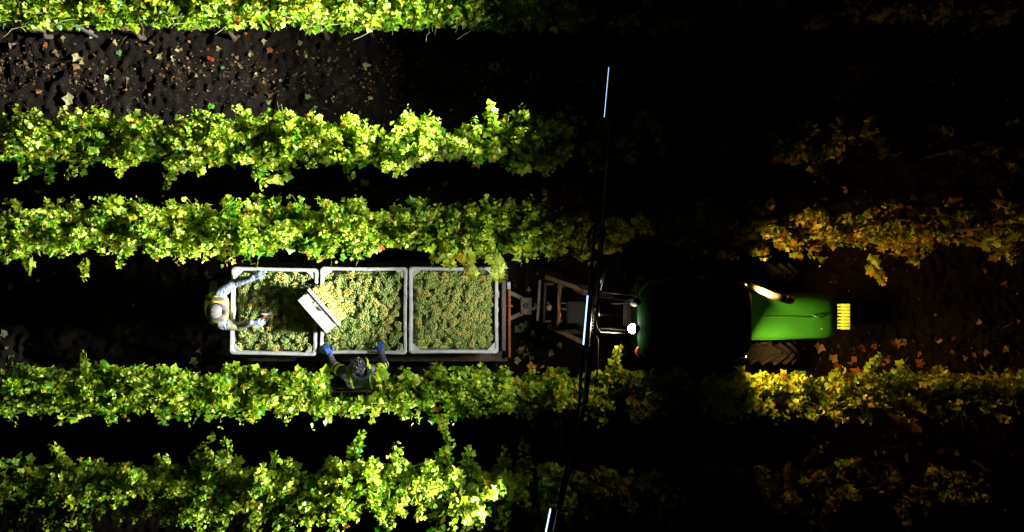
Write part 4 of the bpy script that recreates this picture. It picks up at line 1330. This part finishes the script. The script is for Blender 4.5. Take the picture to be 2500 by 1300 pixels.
# ------------------------------------------------------------------ light rig behind the tractor
def build_rig():
    r = thing('light_rig', (0.95, TY, 0), 'dark steel lighting boom with three LED bars reaching across the vine rows', 'light boom')
    Z = 2.72
    def tube(a, b, rad, name, m=M['boom']):
        return MB().tube([a, a.lerp(b, 0.5), b], rad, 10).build(name, m, r, smooth=True)
    def rail(pl, w, h, name='boom_rail', z=Z, m=M['boom']):
        for a, b in zip(pl[:-1], pl[1:]):
            MB().bar(at(a[0], a[1], z), at(b[0], b[1], z), w, h).build(name, m, r, bevel=0.006)
    rail([(1500, 160), (1492, 290), (1471, 556)], 0.045, 0.05, 'wing_rail')
    rail([(1471, 556), (1456, 720), (1443, 850), (1428, 985)], 0.058, 0.08, 'centre_rail')
    rail([(1428, 988), (1400, 1110), (1367, 1240), (1350, 1320)], 0.045, 0.05, 'wing_rail')
    rail([(1452, 556), (1446, 640), (1437, 722)], 0.035, 0.05, 'front_rail')
    rail([(1422, 850), (1414, 985), (1390, 1110), (1361, 1240)], 0.035, 0.04, 'front_rail')
    for (a, b) in (((1446, 612), (1466, 614)), ((1445, 634), (1464, 636)), ((1438, 716), (1457, 719)), ((1422, 852), (1442, 862)), ((1418, 925), (1436, 930)), ((1414, 985), (1428, 988))):
        MB().bar(at(*a, Z), at(*b, Z), 0.03, 0.05).build('rung', M['boom'], r, bevel=0.004)
    MB().box(at(1456, 623, Z + 0.03), (0.11, 0.13, 0.008), Matrix.Rotation(-0.11, 3, 'Z')).build('hinge_plate', M['tan'], r, bevel=0.002)
    MB().tube([at(1486, 622, Z), at(1464, 710, Z)], 0.016, 10).build('fold_cylinder', M['steel'], r, smooth=True)
    MB().tube([at(1475, 640, Z + 0.03), at(1462, 690, Z + 0.03)], 0.026, 12).build('cylinder_body', M['black'], r, smooth=True)
    MB().tube([at(1458, 752, Z), at(1459, 775, Z)], 0.024, 12).build('cylinder_body', M['steel'], r, smooth=True)
    MB().tube([at(1456, 770, Z), at(1455, 795, Z), at(1465, 812, Z - 0.15), at(1492, 813, Z - 0.35), at(1535, 815, 1.8)], 0.010, 8).build('stay_rod', M['seat'], r, smooth=True)
    MB().tube([at(1454, 820, Z), at(1459, 828, Z), at(1459, 900, Z), at(1452, 945, Z)], 0.010, 8).build('stay_rod', M['seat'], r, smooth=True)
    MB().tube([at(1470, 714, 1.95), at(1545, 722, 1.85)], 0.009, 8).build('stay_rod', M['seat'], r, smooth=True)
    MB().tube([at(1492, 742, 1.85), at(1543, 742, 1.8)], 0.006, 8).build('stay_rod', M['tan'], r, smooth=True)
    MB().tube([at(1464, 802, 1.95), at(1540, 808, 1.85)], 0.009, 8).build('stay_rod', M['seat'], r, smooth=True)
    # lattice bracing between the rails
    for a, b in (((1470, 562), (1449, 606)), ((1450, 562), (1468, 606)), ((1463, 640), (1440, 712)), ((1445, 640), (1459, 712)), ((1423, 858), (1438, 922)), ((1441, 866), (1419, 922)), ((1417, 932), (1429, 982)), ((1435, 934), (1415, 982)),
                 ((1426, 992), (1404, 1050)), ((1412, 992), (1412, 1050)), ((1411, 1055), (1390, 1106)), ((1400, 1060), (1399, 1106)), ((1398, 1116), (1374, 1172)), ((1389, 1116), (1384, 1170)), ((1383, 1176), (1362, 1236)), ((1375, 1176), (1367, 1236))):
        MB().bar(at(*a, Z), at(*b, Z), 0.012, 0.016).build('brace', M['boom'], r)
    MB().tube([at(1497, 200, Z + 0.04), at(1488, 330, Z + 0.035), at(1474, 520, Z + 0.05), at(1459, 690, Z + 0.06), at(1446, 800, Z + 0.07)], 0.009, 7).build('cable', M['cable'], r, smooth=True)
    MB().tube([at(1432, 880, Z + 0.06), at(1424, 985, Z + 0.05), at(1400, 1100, Z + 0.03), at(1372, 1215, Z + 0.04)], 0.009, 7).build('cable', M['cable'], r, smooth=True)
    # masts that carry the boom
    for p in ((1447, 706), (1437, 820)):
        b = at(p[0], p[1], Z - 0.04)
        MB().bar(b, Vector((b.x, b.y, 0.78)), 0.07, 0.07).build('mast', M['black'], r, bevel=0.008)
    # carrier frame low behind the tractor
    z = 0.95
    def beam(a, b, w, h, m, name='frame_beam', zz=z):
        MB().bar(at(*a, zz), at(*b, zz), w, h).build(name, m, r, bevel=0.007)
    beam((1330, 676), (1445, 716), 0.06, 0.08, M['tan'])
    beam((1336, 796), (1424, 836), 0.06, 0.08, M['tan'])
    beam((1318, 684), (1312, 784), 0.035, 0.07, M['tan'])
    beam((1332, 690), (1328, 790), 0.03, 0.05, M['black'])
    beam((1368, 692), (1358, 806), 0.045, 0.06, M['tan'])
    beam((1330, 694), (1352, 694), 0.03, 0.03, M['tan'])
    beam((1328, 786), (1346, 784), 0.03, 0.03, M['tan'])
    beam((1366, 740), (1384, 741), 0.02, 0.03, M['tan'])
    beam((1364, 754), (1384, 756), 0.02, 0.03, M['tan'])
    beam((1402, 830), (1420, 838), 0.03, 0.10, M['tan'])
    MB().lathe([(0.05, 0), (0.05, 0.10), (0.035, 0.12), (0.035, 0.14)], at(1338, 750, 0.85), (0, 0, 1), 18).build('reservoir', M['lug'], r, smooth=True)
    MB().box(at(1345, 748, 0.85), (0.14, 0.13, 0.05)).build('battery_tray', M['tan'], r, bevel=0.008)
    MB().box(at(1404, 775, 0.78), (0.26, 0.46, 0.34)).build('generator_box', M['boxteal'], r, bevel=0.02)
    # bundle of cables running down the cross beam
    for k, mm in enumerate((M['cable'], M['cable2'], M['cable'], M['seat'])):
        pts = [at(1366 - k * 2, 695, 1.02), at(1362 + k, 725, 1.04), at(1362 + k * 2, 752, 1.03), at(1366 + 3 * math.sin(k * 2.1), 770, 1.06), at(1360 + 4 * k, 785, 1.05), at(1357 + 5 * math.cos(k), 800, 1.0)]
        MB().tube(pts, 0.010, 7).build('cable', mm, r, smooth=True)
    MB().tube([at(1400, 706, 1.02), at(1415, 716, 1.0), at(1430, 717, 1.05), at(1446, 718, 1.6)], 0.008, 7).build('cable', M['cable'], r, smooth=True)
    MB().box(at(1382, 804, 1.02), (0.05, 0.06, 0.06)).build('switch_box', M['tan'], r, bevel=0.008)
    # LED bars
    for (a, b, zz, pw, tilt, ch) in (((1485, 165), (1474, 287), Z, 1.0, -0.06, 0.32), ((1434, 722), (1423.5, 842), 3.14, 0.38, -0.28, 1.0), ((1343, 1241), (1325, 1330), 2.46, 0.62, -0.04, 0.9)):
        A, B = at(*a, zz), at(*b, zz)
        ax = (A - B).normalized()
        out = Vector((-ax.y, ax.x, 0)); out = out if out.x < 0 else -out
        d = (out + Vector((0, 0, tilt))).normalized()
        upv = ax.cross(d); upv = upv if upv.z > 0 else -upv
        lb = bpy.data.objects.new('led_bar', None); lb.parent = r; C.objects.link(lb)
        mid = (A + B) / 2; L = (A - B).length
        rot = Matrix((d, ax, upv)).transposed()
        MB().box(mid - d * 0.045, (0.055, L, 0.075), rot).build('housing', M['black'], lb, bevel=0.006)
        if zz > 2.9:
            for s in (-1, 1):
                q0 = mid + ax * s * L * 0.36 - d * 0.06
                MB().bar(Vector((q0.x, q0.y, Z)), Vector((q0.x, q0.y, zz)), 0.03, 0.03).build('riser', M['black'], lb)
        fins = MB()
        for k in range(16): fins.box(mid - d * 0.082 + ax * (k / 15 - 0.5) * (L - 0.02), (0.022, 0.006, 0.07), rot)
        fn = fins.build('cooling_fins', M['black'], lb); fn['kind'] = 'stuff'
        led = MB()
        nn = 30
        for k in range(nn): led.box(mid - d * 0.006 + upv * 0.006 + ax * (k / (nn - 1) - 0.5) * (L - 0.02), (0.016 * ch, L / nn * 0.78, 0.026 * ch), rot)
        le = led.build('led_strip', M['led'], lb); le['kind'] = 'stuff'
        for s in (-1, 1):
            MB().box(mid - d * 0.04 + ax * s * (L / 2 + 0.008), (0.07, 0.012, 0.085), rot).build('end_cap', M['black'], lb, bevel=0.003)
            bp = mid + ax * s * L * 0.3 - d * 0.09
            MB().bar(bp, bp - d * 0.06, 0.025, 0.02).build('bracket', M['black'], lb)
        # combination optics: a broad flood and a narrower throw beam
        area_light('flood_light', mid + d * 0.018, d, ax, L * 0.96, 0.04, LED_POWER * pw * (0.6 if zz > 2.5 and zz < 2.9 else 0.95), LED_COLOR, lb, spread=82 if zz < 2.9 else 130)
        area_light('throw_light', mid + d * 0.019, (out + Vector((0, 0, tilt * 0.9))).normalized(), ax, L * 0.96, 0.03, LED_POWER * pw * (1.5 if zz > 2.5 else 0.55), LED_COLOR, lb, spread=58 if zz < 2.9 else 46)


build_rig()


# ------------------------------------------------------------------ fallen leaves, litter and scraps
def fallen(px, py, size, units, label, group, z=None, k=None):
    p = at(px, py, 0.0)
    g = gz(p.x, p.y) if z is None else z
    p = at(px, py, g)
    o = bpy.data.objects.new('fallen_leaf', units[random.randrange(len(units)) if k is None else k])
    o.location = (p.x, p.y, g + 0.012)
    o.rotation_euler = Euler((random.uniform(-0.35, 0.35), random.uniform(-0.35, 0.35), random.uniform(0, 6.28)))
    o.scale = (size, size, size * random.uniform(0.7, 1.6))
    C.objects.link(o)
    tag(o, label, 'leaf', group)


LA, GA = 'dry brown vine leaf lying on the lit bare soil at upper left', 'dry leaves on the lit bare soil at upper left'
LB, GB = 'pale green vine leaf lying on the lit bare soil at upper left', 'pale leaves on the lit bare soil at upper left'
LC, GC = 'fallen vine leaf on dark soil in front of the tractor', 'fallen leaves in front of the tractor'
LD, GD = 'fallen vine leaf on dark soil beside the trailer drawbar', 'fallen leaves beside the trailer drawbar'
for px, py, s in ((35, 122, .12), (195, 140, .13), (190, 158, .11), (208, 152, .11), (110, 110, .10), (160, 92, .09), (228, 85, .10), (285, 100, .09), (380, 110, .11), (372, 130, .11), (395, 140, .09), (440, 125, .09), (468, 105, .08),
                  (490, 172, .08), (510, 145, .08), (20, 210, .11), (70, 155, .08), (95, 230, .08), (318, 195, .07), (372, 175, .07), (485, 185, .07), (610, 130, .08), (650, 100, .09), (662, 120, .10), (675, 130, .09), (690, 125, .09), (735, 110, .08),
                  (668, 235, .11), (655, 246, .09), (605, 85, .08), (560, 90, .08), (530, 120, .07), (45, 270, .09), (345, 70, .09), (300, 75, .08), (140, 130, .08), (725, 130, .07), (820, 240, .10)):
    fallen(px, py, s, DRY_UNITS, LA, GA)
for px, py, s in ((177, 245, .15), (192, 205, .09), (648, 250, .14), (742, 130, .12), (770, 142, .10), (728, 178, .13), (288, 100, .10), (290, 125, .09), (265, 195, .09), (258, 205, .08), (420, 145, .08), (540, 165, .06), (755, 240, .09), (765, 262, .09), (757, 275, .09), (630, 180, .06), (888, 162, .12), (905, 237, .07), (1205, 157, .16), (685, 200, .05)):
    fallen(px, py, s, PALE_UNITS, LB if px < 800 else 'pale green vine leaf on dark soil right of the lit strip', GB if px < 800 else 'pale leaves right of the lit strip')
rg = np.random.default_rng(77)
for px, py, s in ((2000, 842, .15), (2085, 855, .10), (2100, 850, .14), (2130, 850, .10), (2030, 880, .13), (2045, 890, .15), (2082, 885, .14), (2185, 840, .13), (2195, 845, .14), (2170, 875, .12), (2195, 905, .14), (2250, 890, .15), (2210, 835, .09), (2285, 835, .12), (2305, 850, .12),
                  (2325, 855, .08), (2322, 830, .10), (2382, 790, .12), (2400, 855, .12), (2412, 870, .10), (2385, 890, .13), (2372, 865, .09), (2405, 840, .10), (2450, 850, .10), (2475, 790, .12), (2490, 920, .10), (2420, 900, .08), (2350, 880, .10), (2455, 695, .09), (2405, 660, .08), (2240, 860, .1), (2150, 890, .1)):
    fallen(px, py, s, DRY_UNITS + PALE_UNITS[:1], LC, GC)
for px, py, s in ((1265, 795, .15), (1285, 795, .10), (1305, 815, .09), (1330, 828, .13), (1275, 862, .16), (1262, 860, .09), (1370, 845, .09), (1300, 870, .08), (1340, 860, .1), (1288, 710, .07), (1258, 880, .1)):
    fallen(px, py, s, PALE_UNITS + DRY_UNITS[:2], LD, GD)
for px, py, s in ((20, 700, .11), (40, 780, .10), (15, 820, .12), (60, 845, .10), (420, 820, .06), (497, 850, .13), (480, 880, .12), (505, 675, .12), (350, 790, .07), (30, 870, .10), (330, 745, .05), (120, 700, .07)):
    fallen(px, py, s, PALE_UNITS + DRY_UNITS, 'fallen vine leaf on the shaded soil left of the trailer', 'fallen leaves left of the trailer')
for px, py, s in ((895, 440, .14), (885, 447, .11), (1020, 495, .09), (1330, 465, .12), (1335, 490, .10), (1085, 445, .1), (640, 480, .09), (350, 490, .09), (100, 470, .1)):
    fallen(px, py, s, DRY_UNITS + PALE_UNITS, 'fallen vine leaf in the dark strip between the two upper vine rows', 'fallen leaves between the two upper vine rows')
for px, py, s in ((1900, 425, .1), (2065, 462, .09), (2200, 500, .1), (2220, 512, .1), (2180, 505, .09), (2170, 520, .1), (2235, 480, .11), (2185, 545, .1), (2180, 320, .1), (2225, 295, .11), (2270, 565, .07), (2340, 505, .08), (2380, 500, .1), (2440, 510, .12), (2460, 505, .11), (2230, 1170, .1), (2215, 1160, .1), (2140, 1110, .1), (2290, 1100, .12), (2240, 1085, .11), (2210, 1120, .12), (2330, 1110, .1), (2100, 1115, .1), (1990, 1070, .1), (1935, 1095, .1), (2185, 1060, .1), (2310, 1090, .1)):
    fallen(px, py, s, DRY_UNITS + PALE_UNITS[:1], 'dim fallen vine leaf on dark soil beyond the rows beside the tractor', 'dim fallen leaves beyond the rows beside the tractor')
# a pale scrap of leaf on the hood
fallen(1998, 803, 0.055, [PALE_UNITS[0]], 'small pale leaf lying on the green tractor hood', None, z=1.405)


def litter(name, n, xr, yfun, smin, smax, label, cols, seed):
    rg = np.random.default_rng(seed)
    x = rg.uniform(*xr, n); y = yfun(rg, n)
    keep = vnoise(x, y, 91, 2.2) + 0.35 * vnoise(x, y, 92, 6.0) > rg.uniform(0.35, 0.95, n)
    x, y = x[keep], y[keep]; n = len(x)
    z = ground_height(x, y) + 0.006
    P = np.stack([x, y, z], -1)
    N = np.stack([rg.normal(0, 0.5, n), rg.normal(0, 0.5, n), np.ones(n)], -1); T = rg.normal(0, 1, (n, 3))
    v = leaf_arrays(P, N, T, rg.uniform(smin, smax, n), rg)
    cols = np.array(cols)
    K = cols[rg.integers(0, len(cols), n)] * rg.uniform(0.5, 1.2, (n, 1))
    o = bpy.data.objects.new(name, leaf_mesh(name, v, K, M['litter'])); C.objects.link(o)
    tag(o, label, 'leaf litter', kind='stuff')


BROWN = [(0.16, 0.095, 0.045), (0.22, 0.13, 0.05), (0.10, 0.06, 0.035), (0.20, 0.09, 0.03), (0.28, 0.20, 0.09)]
litter('leaf_litter', 2100, (-8, 8), lambda g, n: 2.98 + g.normal(0, 0.20, n), 0.02, 0.055, 'crumbled brown leaf litter along the top edge of the bare soil strip', BROWN, 21)
litter('leaf_litter', 3800, (-8, 8), lambda g, n: g.uniform(-4.6, 4.6, n), 0.015, 0.05, 'crumbled brown leaf litter scattered over the soil', BROWN, 22)
# straw and broken stems
rg = np.random.default_rng(31)
m = MB()
for k in range(1500):
    x = rg.uniform(-8, 8); y = rg.uniform(1.9, 3.2) if k % 3 else rg.uniform(-4.5, 4.5)
    a = rg.uniform(0, math.pi); l = rg.uniform(0.02, 0.09); z0 = gz(x, y) + 0.012
    p = Vector((x, y, z0)); d = Vector((math.cos(a), math.sin(a), rg.normal(0, 0.15))) * l
    m.tube([p, p + d], [0.0022, 0.0012], 3, cap=False)
so = m.build('straw', mat('dry_straw', (0.30, 0.25, 0.17), 0.8)); tag(so, 'short pale straw and stem bits strewn on the soil', 'straw', kind='stuff')


def twig(name, pts, r, m_, label, cat):
    o = MB().tube(pts, r, 7).build(name, m_, smooth=True)
    tag(o, label, cat)


def on_ground(px, py, dz=0.015):
    p = at(px, py, 0.0); return at(px, py, gz(p.x, p.y) + dz)


twig('twig', [on_ground(290, 115, .02), on_ground(305, 92, .06), on_ground(325, 85, .03)], [0.004, 0.004, 0.003], M['cane'], 'thin green stem with leaves on the lit soil near the top row', 'twig')
twig('twig', [on_ground(2450, 800), on_ground(2472, 790, .03), on_ground(2484, 800)], [0.005, 0.004, 0.003], M['cane'], 'thin pale stem lying on soil at the right edge', 'twig')
for px, py, s, ang, lab in ((112, 52, (0.34, 0.05, 0.02), -0.5, 'long red plastic strip at the foot of the top vine row'), (514, 144, (0.10, 0.05, 0.03), -0.4, 'small red plastic scrap on the lit bare soil'),
                            (2324, 489, (0.34, 0.09, 0.03), 0.08, 'red brown board lying in the upper right dark strip')):
    c = on_ground(px, py, 0.04)
    if px == 112: c.z += 0.1
    q_ = Matrix.Rotation(ang, 3, 'Z') @ Matrix.Rotation(0.12, 3, 'X')
    o = MB().box(c, s, q_).box(c + q_ @ Vector((s[0] * 0.2, s[1] * 0.1, s[2] * 0.5)), (s[0] * 0.5, s[1] * 0.5, s[2] * 0.4), q_).build('board' if px > 2000 else 'plastic_scrap', M['wood'] if px > 2000 else M['redplastic'], bevel=0.006)
    tag(o, lab, 'board' if px > 2000 else 'plastic')


def bark_piece(pts, w, label):
    m = MB(); rg2 = np.random.default_rng(len(label))
    rings = []
    for i, p in enumerate(pts):
        ww = w[i]
        rings.append([Vector(p) + Vector((0.3 * ww * math.sin(a) * 0.3, ww * math.cos(a) * (1 + 0.25 * rg2.normal()), 0.35 * ww * math.sin(a))) for a in [2 * math.pi * j / 10 for j in range(10)]])
    m.loft(rings); o = m.build('wood_chunk', M['wood']); tag(o, label, 'wood')


bark_piece([on_ground(2170, 1012, .2), on_ground(2195, 1025, .2), on_ground(2225, 1038, .18), on_ground(2250, 1052, .15)], [0.02, 0.07, 0.09, 0.03], 'split brown chunk of old vine wood by the lower right row')
bark_piece([on_ground(2430, 1012, .1), on_ground(2445, 1018, .1), on_ground(2460, 1026, .08)], [0.03, 0.05, 0.015], 'small pale wood splinter near the right edge, below the lower row')
bark_piece([on_ground(2420, 490, .05), on_ground(2445, 497, .06), on_ground(2468, 500, .05)], [0.02, 0.05, 0.03], 'brown wood chunk on soil at the right edge between the upper rows')
bark_piece([on_ground(2435, 462, .05), on_ground(2442, 472, .06), on_ground(2450, 484, .05)], [0.015, 0.04, 0.015], 'pale upright wood splinter by the right edge between the upper rows')
